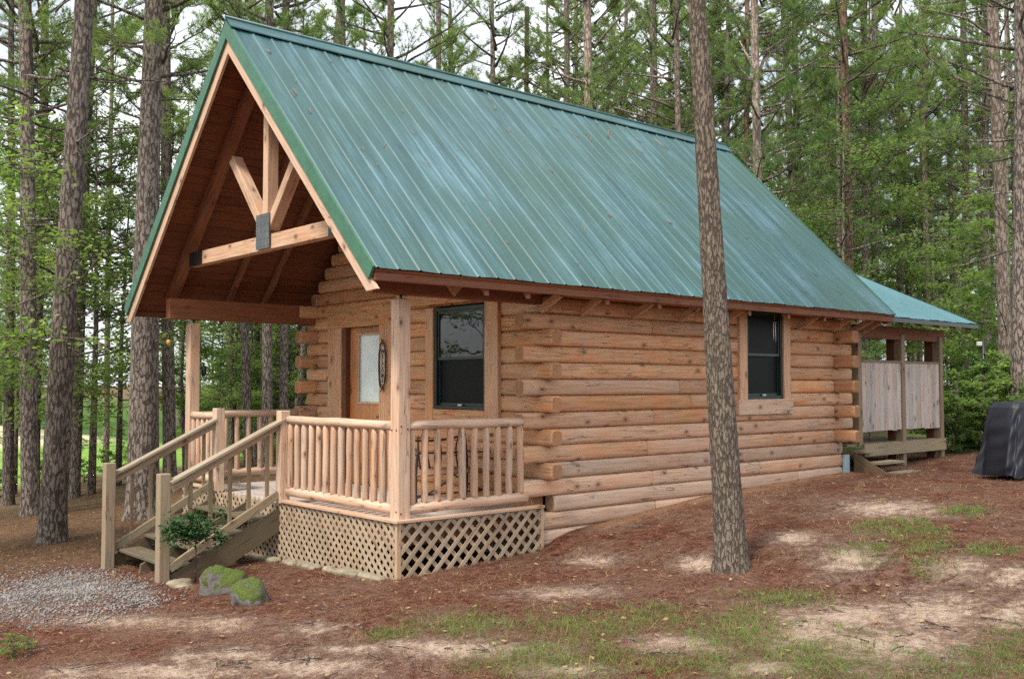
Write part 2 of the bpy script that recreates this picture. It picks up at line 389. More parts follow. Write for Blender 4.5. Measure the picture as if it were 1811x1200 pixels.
        if bevel:
            md = o.modifiers.new('bevel', 'BEVEL'); md.width = bevel; md.segments = 1; md.limit_method = 'ANGLE'; md.angle_limit = R(40)
        return o
def tag(o, label, cat, group=None, kind=None):
    if label: o['label'] = label
    if cat: o['category'] = cat
    if group: o['group'] = group
    if kind: o['kind'] = kind
    return o
def empty(name, loc, label, cat, group=None, rz=0):
    o = bpy.data.objects.new(name, None); COL.objects.link(o); o.location = tuple(float(c) for c in loc); o.rotation_euler.z = rz
    o.empty_display_size = .2
    return tag(o, label, cat, group)
def npmesh(name, V, Fq, mats, tint=None, parent=None, mi=None, smooth=False):
    """V (n,3) array, Fq (m,k) faces"""
    me = bpy.data.meshes.new(name); V = np.asarray(V, np.float32); Fq = np.asarray(Fq, np.int32); m, k = Fq.shape
    me.vertices.add(len(V)); me.vertices.foreach_set('co', V.ravel())
    me.loops.add(m*k); me.loops.foreach_set('vertex_index', Fq.ravel())
    me.polygons.add(m); me.polygons.foreach_set('loop_start', np.arange(0, m*k, k, dtype=np.int32))
    try: me.polygons.foreach_set('loop_total', np.full(m, k, np.int32))
    except Exception: pass
    if isinstance(mats, str): mats = [mats]
    for mm in mats: me.materials.append(MATS[mm])
    if mi is not None: me.polygons.foreach_set('material_index', mi)
    if smooth: me.polygons.foreach_set('use_smooth', np.ones(m, bool))
    me.update(calc_edges=True); me.validate()
    if tint is not None:
        ca = me.color_attributes.new('tint', 'FLOAT_COLOR', 'POINT')
        c = np.ones((len(V), 4), np.float32); c[:, :3] = tint; ca.data.foreach_set('color', c.ravel())
    o = bpy.data.objects.new(name, me); COL.objects.link(o)
    if parent is not None: o.parent = parent
    return o

# ================================================================== GROUND
SANDP = [(1235, 1000, 30, 12), (990, 1048, 70, 9), (1405, 952, 32, 9), (1570, 900, 70, 14), (1500, 1090, 110, 22), (1650, 1085, 90, 30), (1430, 1120, 70, 25), (1560, 1140, 130, 25),
         (1700, 1002, 55, 12), (1510, 985, 45, 16), (1800, 1015, 40, 14), (200, 1100, 130, 9), (380, 1102, 60, 10), (330, 1165, 30, 12), (420, 1160, 55, 12), (300, 1192, 110, 14), (560, 1182, 110, 14),
         (560, 1112, 50, 9), (800, 1150, 130, 14), (1000, 1185, 70, 12), (1200, 1140, 70, 14), (1045, 995, 40, 8), (1790, 1090, 50, 20), (620, 1150, 60, 8), (120, 1190, 50, 10), (1350, 1185, 60, 12)]
GRASSP = [(1600, 935, 75, 16), (1700, 905, 45, 10), (1755, 975, 55, 12), (1640, 965, 60, 14), (820, 1105, 110, 22), (1020, 1110, 120, 28), (1150, 1090, 90, 22), (1300, 1120, 120, 40), (1450, 1165, 160, 45),
          (1650, 1180, 200, 30), (980, 1170, 160, 40), (1540, 980, 60, 16), (1250, 1180, 200, 30), (1790, 1160, 60, 50), (690, 1125, 50, 12), (1640, 1000, 50, 12), (1380, 1060, 100, 16)]
GRAVP = [(110, 1040, 230, 42), (20, 1058, 160, 38), (240, 1052, 80, 30)]
def ell(lst):
    out = []
    for (px, py, rx, ry) in lst:
        C, _ = onground(px, py); A, _ = onground(px+rx, py); B, _ = onground(px, py-ry)
        out.append((C[:2], np.linalg.inv(np.array([A[:2]-C[:2], B[:2]-C[:2]]).T)))
    return out
def fieldv(P, es, soft=1.6):
    r = np.zeros(len(P))
    for c, Mi in es:
        q = (P-c)@Mi.T; d = np.hypot(q[:, 0], q[:, 1]); r = np.maximum(r, np.clip(1-(d-.25)/soft, 0, 1))
    return r
ES, EG, EV = ell(SANDP), ell(GRASSP), ell(GRAVP)
def make_ground():
    fx = np.concatenate([np.linspace(-200, -30, 12), np.linspace(-26, -9, 20), np.arange(-8, 16, .09), np.linspace(16.4, 40, 60), np.linspace(42, 300, 40)])
    fy = np.concatenate([np.linspace(-200, -20, 15), np.linspace(-18, -9, 12), np.arange(-8.7, 9, .09), np.linspace(9.3, 40, 80), np.linspace(42, 300, 40)])
    X, Y = np.meshgrid(fx, fy, indexing='ij'); nx, ny = X.shape
    rg = np.random.RandomState(3)
    Z = gh(X, Y)
    # small relief
    near = (np.abs(X-4) < 12.5) & (Y < 9.5) & (Y > -9)
    nz = rg.rand(nx, ny)
    for _ in range(2): nz = (nz+np.roll(nz, 1, 0)+np.roll(nz, 1, 1)+np.roll(nz, -1, 0)+np.roll(nz, -1, 1))/5
    Z = Z+np.where(near, (nz-.5)*.035, 0)
    # earth banked against the log wall
    Z = Z+np.where((X > 2.2) & (X < 9.2), .025*np.exp(-((Y+.05)/.35)**2), 0)
    under = (X > .1) & (X < 8.8) & (Y > .15) & (Y < 5.4); Z = np.where(under, Z-.15, Z)
    V = np.stack([X.ravel(), Y.ravel(), Z.ravel()], 1)
    i = np.arange(nx*ny).reshape(nx, ny)
    Fq = np.stack([i[:-1, :-1], i[1:, :-1], i[1:, 1:], i[:-1, 1:]], -1).reshape(-1, 4)
    o = npmesh('ground', V, Fq, 'ground_cover', smooth=True)
    P = V[:, :2]; me = o.data
    m1 = np.ones((len(P), 4), np.float32); m1[:, 0] = fieldv(P, ES, 2.2); m1[:, 1] = fieldv(P, EG); m1[:, 2] = fieldv(P, EV, .7)
    m2 = np.zeros((len(P), 4), np.float32)
    m2[:, 0] = sm(23, 28, P[:, 1]-.25*P[:, 0])*(1-sm(22, 40, P[:, 0]))
    m2[:, 1] = np.maximum(sm(13.2, 14.5, P[:, 0])*sm(-7, -5, P[:, 1]), sm(12, 18, P[:, 0])*.8)
    m2[:, 2] = sm(2.6, 3.2, P[:, 0])*(1-sm(8.7, 9.6, P[:, 0]))*np.exp(-((P[:, 1]+.05)/.28)**2)*.8
    m3 = np.zeros((len(P), 4), np.float32); m3[:, :3] = (sm(3.5, 7, P[:, 1])*(1-m2[:, 0]))[:, None]
    for nm, a in (('mask', m1), ('mask2', m2), ('mask3', m3)):
        ca = me.color_attributes.new(nm, 'FLOAT_COLOR', 'POINT'); ca.data.foreach_set('color', a.ravel())
    o['kind'] = 'structure'
make_ground()

# ================================================================== CABIN
W, D, L = 5.57, 2.08, 8.73
EY, EZ, RY = -.594, 2.54, W/2          # eave line, ridge y
RZ = EZ+(RY-EY)                        # 45 degree pitch
X0, X1 = -.70, 9.42
cabin = empty('log_cabin', (0, 0, 0), 'log cabin with a steep green metal roof, front porch and covered rear porch among pines', 'cabin')
def zroof(y): return EZ+(min(y, W-y)-EY)
NP = 20
PROF = []
for k in range(NP):
    a = 2*math.pi*(k+.5)/NP; c, s_ = math.cos(a), math.sin(a)
    PROF.append((.094*math.copysign(abs(c)**.56, c), .1015*math.copysign(abs(s_)**.46, s_)))
def logpiece(mb, axis, a0, a1, c, z, tn, endcap=2):
    """one log course piece along axis 'x' or 'y' centred at c across, centre height z"""
    n = max(2, int(abs(a1-a0)/.8)+1)
    b = .03
    al = [a0, a0+b*.3, a0+b]+[a0+(a1-a0)*i/n for i in range(1, n)]+[a1-b, a1-b*.3, a1]
    rd = [.80, .94, 1]+[1+rnd.uniform(-.02, .02) for i in range(1, n)]+[1, .94, .80]
    if axis == 'x': pts = [(q, c, z) for q in al]
    else: pts = [(c, q, z) for q in al]
    mb.tube(pts, rd, NP, tint=tn, ends=1, prof=PROF)
def course(mb, axis, a0, a1, c, z, holes=(), weather=.1, seed=0):
    segs = [(a0, a1)]
    for h0, h1 in holes:
        ns = []
        for s0, s1 in segs:
            if h1 <= s0 or h0 >= s1: ns.append((s0, s1)); continue
            if h0 > s0+.02: ns.append((s0, h0))
            if h1 < s1-.02: ns.append((h1, s1))
        segs = ns
    for s0, s1 in segs:
        cuts = [s0]; q = s0+rnd.uniform(1.6, 3.6)
        while q < s1-.8: cuts.append(q); q += rnd.uniform(1.8, 3.8)
        cuts.append(s1)
        base = rnd.uniform(.80, 1.12); wb = rnd.uniform(-.12, .22)
        for i in range(len(cuts)-1):
            tn = (base*rnd.uniform(.9, 1.1), max(0, min(1, weather+wb+rnd.uniform(-.12, .16))), 0)
            logpiece(mb, axis, cuts[i], cuts[i+1], c, z, tn)
ZT = 2.278
WIN1 = dict(y0=1.06, y1=2.16, z0=1.09, z1=2.45)
WIN2 = dict(x0=6.14, x1=7.06, z0=1.20, z1=2.52)
DOOR = dict(y0=3.50, y1=4.56, z0=-.08, z1=2.29)
mside, mfront, mrear, mleft = MB(), MB(), MB(), MB()
for k in range(-3, 14):
    z = ZT-.1-.2*k
    even = k % 2 == 0
    wth = (.08 if k < 4 else min(.85, .08+(k-3)*.09))
    ef, er = (.29, 0) if even else (0, .35)
    holes = [(WIN2['x0']-.04, WIN2['x1']+.04)] if WIN2['z0']-.12 < z < WIN2['z1']+.1 else []
    x0 = D-ef if even else D+.2
    if k > 11: x0 = D-.02
    x1 = (L+.35 if not even else L-.2) if k < 9 else L+.02
    if k == -3: x0, x1 = D, L
    course(mside, 'x', x0, x1, .10, z, holes, wth)
    course(mleft, 'x', x0, x1, W-.10, z, (), .2)
for k in range(-17, 12):
    z = ZT-.1-.2*k
    even = k % 2 == 0
    ext = .14 if not even else -.2
    y0 = -ext; y1 = W+ext
    if k <= -4:
        dd = z+.12+.25-EZ+EY; y0 = max(.2, dd); y1 = W-y0
        if y1-y0 < .3: continue
    elif k < -2: y0, y1 = .1, W-.1
    if k >= 11: y0, y1 = .2, W-.2
    holes = []
    if WIN1['z0']-.12 < z < WIN1['z1']+.1: holes.append((WIN1['y0']-.04, WIN1['y1']+.04))
    if DOOR['z0']-.1 < z < DOOR['z1']+.1: holes.append((DOOR['y0']-.05, DOOR['y1']+.05))
    course(mfront, 'y', y0, y1, D+.10, z, holes, .05)
    er = .33 if even and -3 < k < 9 else -.2
    if k <= -4: course(mrear, 'y', y0, y1, L-.10, z, (), .1)
    else: course(mrear, 'y', -er, W+er, L-.10, z, (), .05)
lm = ['log_wood', 'end_grain']
mside.build('side_wall', lm, cabin); mfront.build('front_wall', lm, cabin); mrear.build('rear_wall', lm, cabin); mleft.build('far_side_wall', lm, cabin)
mb = MB(); mb.box((D+.04, .16, -.5), (L-.05, W-.16, -.12))           # floor mass closing the wall base
mb.build('floor', 'dark_wood', cabin)
mb = MB()   # foundation skirt under the lowest logs
mb.box((D+.02, .012, -.95), (L, .16, -.42)); mb.box((D+.03, .16, -1.2), (D+.17, W-.1, -.1)); mb.build('foundation', 'foundation', cabin)
mb = MB(); mb.box((8.72, -.045, -.25), (8.86, -.0, .27), tint=(1, 0, 0)); mb.build('corner_flashing', 'blue_pipe', cabin)

# ---- roof
def slope_sheet(mb, xa, xb, ey, ez, ry, rz, side, pitch=.2555, rib=.011):
    """ribbed metal sheet; ribs run from ridge to eave"""
    prof = []; x = xa; i = 0
    while x < xb-1e-3:
        for dx, h in ((0, 0), (.020, 0), (.034, rib), (.052, rib), (.066, 0), (.124, 0), (.132, .004), (.140, 0), (.190, 0), (.198, .004), (.206, 0)):
            if x+dx < xb: prof.append((x+dx, h))
        x += pitch
    prof.append((xb, 0))
    dy, dz = ey-ry, ez-rz; Ls = math.hypot(dy, dz); ny, nz = (dz/Ls, -dy/Ls)
    if nz < 0: ny, nz = -ny, -nz
    rows = 10; b = len(mb.v); n = len(prof); r2 = np.random.RandomState(4)
    for j in range(rows+1):
        f = j/rows
        for (px_, h) in prof:
            wv = .004*math.sin(px_*5+f*9)+.003*math.sin(px_*13+f*4)
            mb.v.append((px_, ry+dy*f+ny*(h+wv), rz+dz*f+nz*(h+wv))); mb.t.append((1, 0, 0))
    for j in range(rows):
        for i in range(n-1):
            a = b+j*n+i
            q = (a, a+1, a+n+1, a+n); u = [(prof[i][0]-xa, Ls*j/rows), (prof[i+1][0]-xa, Ls*j/rows), (prof[i+1][0]-xa, Ls*(j+1)/rows), (prof[i][0]-xa, Ls*(j+1)/rows)]
            mb.face(q if side > 0 else q[::-1], u if side > 0 else u[::-1])
mb = MB()
slope_sheet(mb, X0, X1, EY, EZ+.015, RY, RZ+.015, 1); slope_sheet(mb, X0, X1, W-EY, EZ+.015, RY, RZ+.015, -1)
roof = mb.build('roof', 'roof_metal', cabin)
mb = MB()   # ridge cap: two flat wings with a rolled centre
c_ = math.sqrt(.5)
for sgn in (-1, 1):
    mb.prism([(X0-.01, RY, RZ+.075), (X0-.01, RY+sgn*.14, RZ-.14+.07), (X0-.01, RY+sgn*.14, RZ-.14+.055), (X0-.01, RY, RZ+.055)], (X1-X0+.02, 0, 0), tint=(1, 0, 0))
mb.tube([(X0-.02, RY, RZ+.075), (X1+.02, RY, RZ+.075)], .024, 8, tint=(1, 0, 0))
mb.build('ridge_cap', 'roof_metal', roof, recalc=True)
mb = MB()   # plank deck, seen as the porch ceiling
for sgn, y_e in ((1, EY), (-1, W-EY)):
    nb = 34; top = Vector((0, RY, RZ-.005)); bot = Vector((0, y_e, EZ-.005)); nrm = Vector((0, -sgn, 1)).normalized()
    for i in range(nb):
        a = top.lerp(bot, i/nb); bb = top.lerp(bot, (i+1)/nb-.0012); mid = (a+bb)/2-nrm*(.022+rnd.uniform(0, .003))
        mb.beam((X0+.03, mid.y, mid.z), (X1-.03, mid.y, mid.z), (bb-a).length, .03, up=tuple(nrm), tint=(rnd.uniform(.85, 1.15), rnd.random(), 0))
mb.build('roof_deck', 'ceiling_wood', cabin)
def rake(x, thick, d0, d1, mat, name, xe=EY, ze=EZ, ry=RY, rz=RZ, W_=W, tnt=None, cut=0.0, ov=0.0):
    """boards that follow both slopes at the gable end, between perpendicular depths d0 and d1"""
    mb = MB()
    for sgn in (1, -1):
        ye = xe if sgn > 0 else W_-xe
        sl = Vector((0, (ye-ry), (ze-rz))).normalized(); nr = Vector((0, -sgn*abs(sl.z), abs(sl.y)))
        top = Vector((x, ry, rz)); bot = Vector((x, ye, ze))+sl*ov
        def pt(base, d, vertical=True):
            return base+Vector((0, 0, -d/abs(sl.y))) 
        poly = [pt(top, d0), pt(bot, d0)-sl*cut*0, bot-nr*d1+sl*(d0*0), pt(top, d1)]
        mb.prism([tuple(p) for p in poly], (thick, 0, 0), tint=tnt)
    return mb.build(name, mat, cabin, recalc=True)
rake(X0-.012, .03, -.02, .135, 'green_trim', 'rake_trim')
rake(X0+.022, .035, .125, .265, 'rail_wood', 'barge_board', tnt=(1.05, .75, 0), ov=.02)
rake(X1-.02, .03, -.02, .135, 'green_trim', 'rake_trim')
mb = MB()
for ye, s_ in ((EY, 1), (W-EY, -1)):
    mb = MB(); mb.box((X0+.03, min(ye+s_*.03, ye+s_*.065), 2.435), (X1-.03, max(ye+s_*.03, ye+s_*.065), 2.515), tint=(.9, .2, 0)); mb.build('fascia', 'dark_wood', cabin, bevel=.004)
mb = MB()   # rafters, visible as tails under the eave
xs = [.75, 1.35]+[D+.55+.95*i for i in range(8)]
for x in xs:
    for sgn in (1, -1):
        pts = [(RY-.02, RZ-.06), (EY+.08, EZ-.06), (EY+.08, EZ-.16), (EY+.16, EZ-.19), (0.02, EZ-.19-.02+.08)]
        po = [(RY-.02, RZ-.06), (EY+.07, EZ-.07+.02), (EY+.07, EZ-.17), (RY-.02, RZ-.25)]
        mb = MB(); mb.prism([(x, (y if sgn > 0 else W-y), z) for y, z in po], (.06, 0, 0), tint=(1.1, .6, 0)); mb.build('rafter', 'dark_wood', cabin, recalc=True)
mb = MB()   # pale triangular brackets between wall and eave
for x in xs[2:]+[D-.12, 8.95]:
    if 6.0 < x < 7.15: continue
    mb = MB(); mb.prism([(x, -.02, 2.33), (x, -.40, 2.50), (x, -.43, 2.43), (x, -.10, 2.26)], (.045, 0, 0), tint=(.95, .45, 0)); mb.build('eave_bracket', 'log_wood', cabin, recalc=True)
mb = MB()
for y in (.02, W-.16):
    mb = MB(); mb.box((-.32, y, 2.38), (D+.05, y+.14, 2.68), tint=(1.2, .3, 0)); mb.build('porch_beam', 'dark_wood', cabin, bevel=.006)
mb = MB(); mb.prism([(.5, -.03, 2.66), (.98, -.03, 2.66), (.74, -.03, 2.40)], (0, .05, 0), tint=(.95, .75, 0)); mb.build('beam_block', 'rail_wood', cabin, recalc=True)

# ---- porch truss
truss = MB(); tx = -.14
for sgn in (1, -1):
    a = (tx, RY-.0*sgn, RZ-.20); bq = (tx, (EY+.30) if sgn > 0 else W-EY-.30, EZ+.30-.20)
    truss.beam(a, bq, .13, .16, up=(0, -sgn, 1), tint=(1.2, .3, 0))
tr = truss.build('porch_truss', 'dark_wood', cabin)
mb = MB(); mb.beam((tx, .58, 3.20), (tx, 4.99, 3.20), .13, .19, tint=(1.05, .5, 0)); mb.build('tie_beam', 'rail_wood', tr, bevel=.006)
mb = MB(); mb.beam((tx, RY-.12, 3.30), (tx, RY-.12, RZ-.42), .13, .15, up=(1, 0, 0), tint=(1.1, .7, 0)); mb.build('king_post', 'rail_wood', tr, bevel=.006)
for s_ in (1, -1):
    yc = RY-.12
    mb = MB(); mb.beam((tx-.004, yc+s_*.06, 3.38), (tx-.004, yc+s_*1.0, 3.38+1.05), .125, .15, up=(1, 0, 0), tint=(1.02, .6, 0)); mb.build('web_strut', 'rail_wood', tr, bevel=.006)
mb = MB(); mb.box((tx-.100, RY-.28, 3.12), (tx-.086, RY+.07, 3.56), tint=(1, 0, 0))
for i in range(4):
    for j in range(5):
        yy, zz = RY-.25+i*.096, 3.16+j*.09
        mb.tube([(tx-.106, yy, zz), (tx-.098, yy, zz)], .010, 6, tint=(1, 0, 0))
mb.build('gusset_plate', 'steel_plate', tr)
for y in (4.72, .85):
    mb = MB(); mb.box((tx-.075, y-.16, 3.10), (tx-.067, y+.26, 3.30), tint=(1, 0, 0)); mb.build('bracket', 'black_metal', tr)

# ---- porch floor, posts, rails
mb = MB()
for i in range(15):
    xa = .0+i*.14; mb.box((xa+.002, .03, -.115), (min(xa+.136, D+.0), W-.03, -.08), tint=(rnd.uniform(.85, 1.05), rnd.uniform(.5, 1), 0))
mb.build('porch_deck', 'grey_wood', cabin)
mb = MB()
for lo, hi in (((.03, .03, -.30), (.07, W-.03, -.12)), ((.07, .03, -.30), (D, .07, -.12)), ((.07, W-.07, -.30), (D, W-.03, -.12))):
    mb = MB(); mb.box(lo, hi); mb.build('rim_joist', 'dark_wood', cabin)
mb = MB()
for lo, hi in (((-.055, -.055, -.045), (.05, 2.50, -.012)), ((.052, -.055, -.045), (D-.02, .05, -.012)), ((-.055, 4.42, -.045), (.05, W+.05, -.012))):
    mb = MB(); mb.box(lo, hi, tint=(1, .65, 0)); mb.build('lattice_cap', 'rail_wood', cabin, bevel=.004)
PT = 2.33
def post(y, x=0.0, w_=.155, top=PT, bot=-.04, mat='rail_wood', nm='porch_post', tn=(1.08, .8, 0)):
    mb = MB(); mb.box((x, y, bot), (x+w_, y+w_, top), tint=tn); o = mb.build(nm, mat, cabin, bevel=.008)
    return o
p1 = post(0.0, -.0); p2 = post(W-.155, 0)
for o, y in ((p1, .0), (p2, W-.155)):
    mb = MB(); mb.tube([(.078, y+.078, PT-.02), (.078, y+.078, 2.40)], .016, 8, tint=(1, 0, 0)); mb.box((.03, y+.03, PT), (.125, y+.125, PT+.008), tint=(1, 0, 0)); mb.build('post_connector', 'black_metal', o)
mb = MB()
for (y, z) in ((.035, .93), (.035, .07), (.12, .93)): mb.tube([(-.006, y, z), (.001, y, z)], .009, 8, tint=(1, 0, 0))
for (x, z) in ((.035, .97), (.12, .94), (.035, .05)): mb.tube([(x, -.006, z), (x, .001, z)], .009, 8, tint=(1, 0, 0))
mb.build('bolt_heads', 'black_metal', p1)
newels = []
for y in (2.50, 4.38):
    newels.append(post(y, -.05, .13, 1.09, -.06, nm='newel_post', tn=(1.1, .85, 0)))
def rail(p0, p1, nb, name='porch_railing', inset=.06):
    """round log rail with top, bottom and nb round balusters"""
    root = MB(); P0, P1 = Vector(p0), Vector(p1)
    def wob(z, r):
        n = 7; pts = []; rr = []
        for i in range(n):
            q = P0.lerp(P1, i/(n-1)); pts.append((q.x+rnd.uniform(-.004, .004), q.y+rnd.uniform(-.004, .004), z+rnd.uniform(-.005, .005))); rr.append(r*rnd.uniform(.96, 1.04))
        return pts, rr
    pts, rr = wob(.975, .052); root.tube(pts, rr, 12, tint=(1.08, .85, 0), ends=1); o = root.build(name, ['rail_wood', 'end_grain'], cabin)
    mb = MB(); pts, rr = wob(.085, .060); mb.tube(pts, rr, 12, tint=(1.06, .8, 0), ends=1); mb.build('bottom_rail', ['rail_wood', 'end_grain'], o)
    for i in range(nb):
        f = (i+.5)/nb; q = P0.lerp(P1, f)
        mb = MB(); r = rnd.uniform(.038, .044); lean = rnd.uniform(-.012, .012)
        zs = [.10, .16, .4, .7, .88, .945]; dx, dy = rnd.uniform(-.004, .004), 0
        mb.tube([(q.x+lean*(z-.5)*(1 if abs(P1.x-P0.x) > .5 else 0)+rnd.uniform(-.003, .003), q.y+lean*(z-.5)*(1 if abs(P1.y-P0.y) > .5 else 0)+rnd.uniform(-.003, .003), z) for z in zs],
                [r*.8, r, r*rnd.uniform(.93, 1.05), r*rnd.uniform(.93, 1.05), r, r*.62], 10, tint=(rnd.uniform(.88, 1.1), rnd.uniform(.5, 1.0), 0))
        mb.build('baluster', 'rail_wood', o)
rail((.065, .13, 0), (.065, 2.54, 0), 14)
rail((.13, .065, 0), (D-.22, .065, 0), 10)
rail((.065, 4.48, 0), (.065, W-.10, 0), 6)
rail((.13, W-.065, 0), (D-.05, W-.065, 0), 10)

# ---- lattice
def lattice(p0, p1, z1, zb0, zb1, nrm, name='lattice_panel', pitch=.118, wd=.040):
    P0 = Vector(p0); P1 = Vector(p1); Lx = (P1-P0).length; dx = (P1-P0).normalized(); nv = Vector(nrm)
    def bottom(u): return zb0+(zb1-zb0)*u/Lx
    mb = MB()
    for layer, sgn in ((0, 1), (1, -1)):
        u = -1.2
        while u < Lx+1.2:
            # line: x = u + t, z = z1 - t*sgn...
            pts = []
            for k in range(61):
                t_ = k*.02
                x = u+sgn*t_; z = z1-t_
                if 0 <= x <= Lx and z >= bottom(x)-.02: pts.append((x, z))
            if len(pts) > 2:
                a, b_ = pts[0], pts[-1]; off = nv*(.004+layer*.0085)
                mb.beam(tuple(P0+dx*a[0]+Vector((0, 0, a[1]))+off), tuple(P0+dx*b_[0]+Vector((0, 0, b_[1]))+off), .008 if False else wd, .008,
                        up=tuple(nv), tint=(rnd.uniform(.85, 1.1), rnd.uniform(.4, 1), rnd.uniform(0, .5) if sgn > 0 else .15))
            u += pitch
    mb.build(name, 'lattice_wood', cabin)
lattice((-.012, -.015, 0), (-.012, W, 0), -.045, -.68, -.93, (-1, 0, 0), pitch=.124)
lattice((-.012, -.012, 0), (D-.05, -.012, 0), -.045, -.68, -.60, (0, -1, 0), pitch=.172, wd=.046)
mb = MB(); mb.box((-.03, -.03, -.75), (.02, .02, -.05), tint=(1, .6, .3)); mb.build('lattice_corner', 'rail_wood', cabin); mb = MB(); mb.box((D-.06, -.03, -.70), (D-.02, .04, -.05), tint=(1, .5, .2)); mb.build('lattice_corner', 'rail_wood', cabin)
mb = MB()
for y0 in np.arange(.1, 5.4, .46):   # flat edging stones under the front lattice
    yy = float(y0)+rnd.uniform(-.03, .03); g = float(gh(-.1, yy)); mb = MB(); mb.beam((-.12, yy, g+rnd.uniform(-.02, .01)), (-.12+rnd.uniform(-.03, .03), yy+rnd.uniform(.3, .43), g-.01), rnd.uniform(.12, .17), .09, tint=(1, .5, .5)); mb.build('edging_stone', 'stone', cabin, bevel=.03)

# ---- door, windows
dr = MB(); y0, y1, z0, z1 = DOOR['y0'], DOOR['y1']-.12, DOOR['z0'], DOOR['z1']
xd = D+.06
gy0, gy1, gz0, gz1 = 3.60, 4.17, 1.16, 2.16
dr.box((xd, y0, z0), (xd+.04, gy0, z1), tint=(1.1, .1, 0)); dr.box((xd, gy1, z0), (xd+.04, y1, z1), tint=(1.05, .1, 0))
dr.box((xd, gy0, gz1), (xd+.04, gy1, z1), tint=(.8, .1, 0)); dr.box((xd, gy0, z0), (xd+.04, gy1, gz0), tint=(1, .1, 0))
door = dr.build('door', 'door_wood', cabin, bevel=.004)
mb = MB(); mb.box((xd+.012, gy0, gz0), (xd+.018, gy1, gz1), tint=(1, 0, 0)); mb.build('glass_pane', 'pale_glass', door)
mb = MB(); fr = .03
for a, b_ in (((gy0-fr, gz0-fr), (gy1+fr, gz0)), ((gy0-fr, gz1), (gy1+fr, gz1+fr)), ((gy0-fr, gz0), (gy0, gz1)), ((gy1, gz0), (gy1+fr, gz1))):
    mb.box((xd-.015, a[0], a[1]), (xd+.002, b_[0], b_[1]), tint=(1.0, .9, 0))
mb.build('glass_trim', 'rail_wood', door)
mb = MB(); mb.tube([(xd-.005, 3.56, .95), (xd-.06, 3.56, .95)], .012, 8, tint=(1, 0, 0)); mb.tube([(xd-.06, 3.56, .95), (xd-.09, 3.56, .95)], [.03, .024], 10, tint=(1, 0, 0)); mb.build('handle', 'steel_plate', door)
mb = MB(); mb.box((D-.02, y1+.002, z0), (D+.14, y1+.10, z1+.0), tint=(.75, .1, 0)); mb.build('door_jamb', 'dark_wood', door)
mb = MB()
mb.box((D-.035, 4.56, z0), (D+.02, 4.76, z1), tint=(1.05, .4, 0)); mb.box((D-.035, 4.762, z0), (D+.02, 4.96, z1), tint=(.98, .3, 0))
mb.box((D-.035, 3.10, z0), (D+.02, 3.295, z1), tint=(1, .15, 0)); mb.box((D-.035, 3.297, z0), (D+.02, 3.50, z1), tint=(1.03, .2, 0))
mb.box((D-.040, 3.10, z1), (D+.02, 4.0, z1+.30), tint=(.95, .0, 0)); mb.box((D-.040, 4.002, z1), (D+.02, 4.96, z1+.30), tint=(.9, .0, 0))
mb.build('door_trim', 'log_wood', door, bevel=.005)

def window(horizontal_axis, a0, a1, z0, z1, face, label=None):
    """window in a wall; face = outer plane coordinate; axis 'y' faces -X, axis 'x' faces -Y"""
    def bx(mb, lo, hi, tn=None):   # lo/hi = (along, depth (positive outwards), z)
        if horizontal_axis == 'y': mb.box((face-hi[1], lo[0], lo[2]), (face-lo[1], hi[0], hi[2]), tint=tn)
        else: mb.box((lo[0], face-hi[1], lo[2]), (hi[0], face-lo[1], hi[2]), tint=tn)
    mb = MB(); fw = .045
    bx(mb, (a0, -.08, z0), (a0+fw, .02, z1)); bx(mb, (a1-fw, -.08, z0), (a1, .02, z1)); bx(mb, (a0+fw, -.08, z1-fw), (a1-fw, .02, z1)); bx(mb, (a0+fw, -.08, z0), (a1-fw, .02, z0+fw))
    win = mb.build('window', 'window_green', cabin, bevel=.004)
    if label: win['label'] = label
    zm = (z0+z1)/2-.02; sw = .035
    for (za, zb, dep) in ((zm, z1-fw, .0), (z0+fw, zm+.03, -.025)):
        mb = MB(); A0, A1 = a0+fw+.001, a1-fw-.001
        bx(mb, (A0, dep-.03, za), (A0+sw, dep, zb)); bx(mb, (A1-sw, dep-.03, za), (A1, dep, zb)); bx(mb, (A0+sw, dep-.03, zb-sw), (A1-sw, dep, zb)); bx(mb, (A0+sw, dep-.03, za), (A1-sw, dep, za+sw))
        s_ = mb.build('sash', 'window_green', win)
        mb = MB(); bx(mb, (A0+sw, dep-.018, za+sw), (A1-sw, dep-.014, zb-sw)); mb.build('glass_pane', 'window_glass' if za == zm and horizontal_axis == 'y' else 'screen_mesh', win)
    mb = MB(); ac = (a0+a1)/2; bx(mb, (ac-.04, .0, z0+fw), (ac+.04, .012, z0+fw+.022)); mb.build('latch', 'white_paint', win)
    return bx, win
bx, win = window('y', WIN1['y0'], WIN1['y1'], WIN1['z0'], WIN1['z1'], D)
mb = MB()
bx(mb, (.79, -.02, .80), (1.055, .045, 2.50), (1.03, .35, 0)); bx(mb, (2.165, -.02, .80), (2.34, .045, 2.46), (1.03, .25, 0))
bx(mb, (1.06, -.02, .85), (2.16, .043, 1.085), (1.0, .05, 0)); bx(mb, (.62, -.02, 2.505), (3.05, .05, 2.72), (.95, .0, 0))
mb.build('window_trim', 'log_wood', win, bevel=.006)
bx, win = window('x', WIN2['x0'], WIN2['x1'], WIN2['z0'], WIN2['z1'], .02)
mb = MB()
bx(mb, (5.95, -.02, 1.0), (6.135, .05, 2.6), (1.08, .5, 0)); bx(mb, (7.065, -.02, 1.0), (7.24, .05, 2.6), (1.05, .5, 0)); bx(mb, (5.90, -.02, .97), (7.28, .06, 1.195), (1.02, .8, 0))
mb.build('window_trim', 'log_wood', win, bevel=.006)

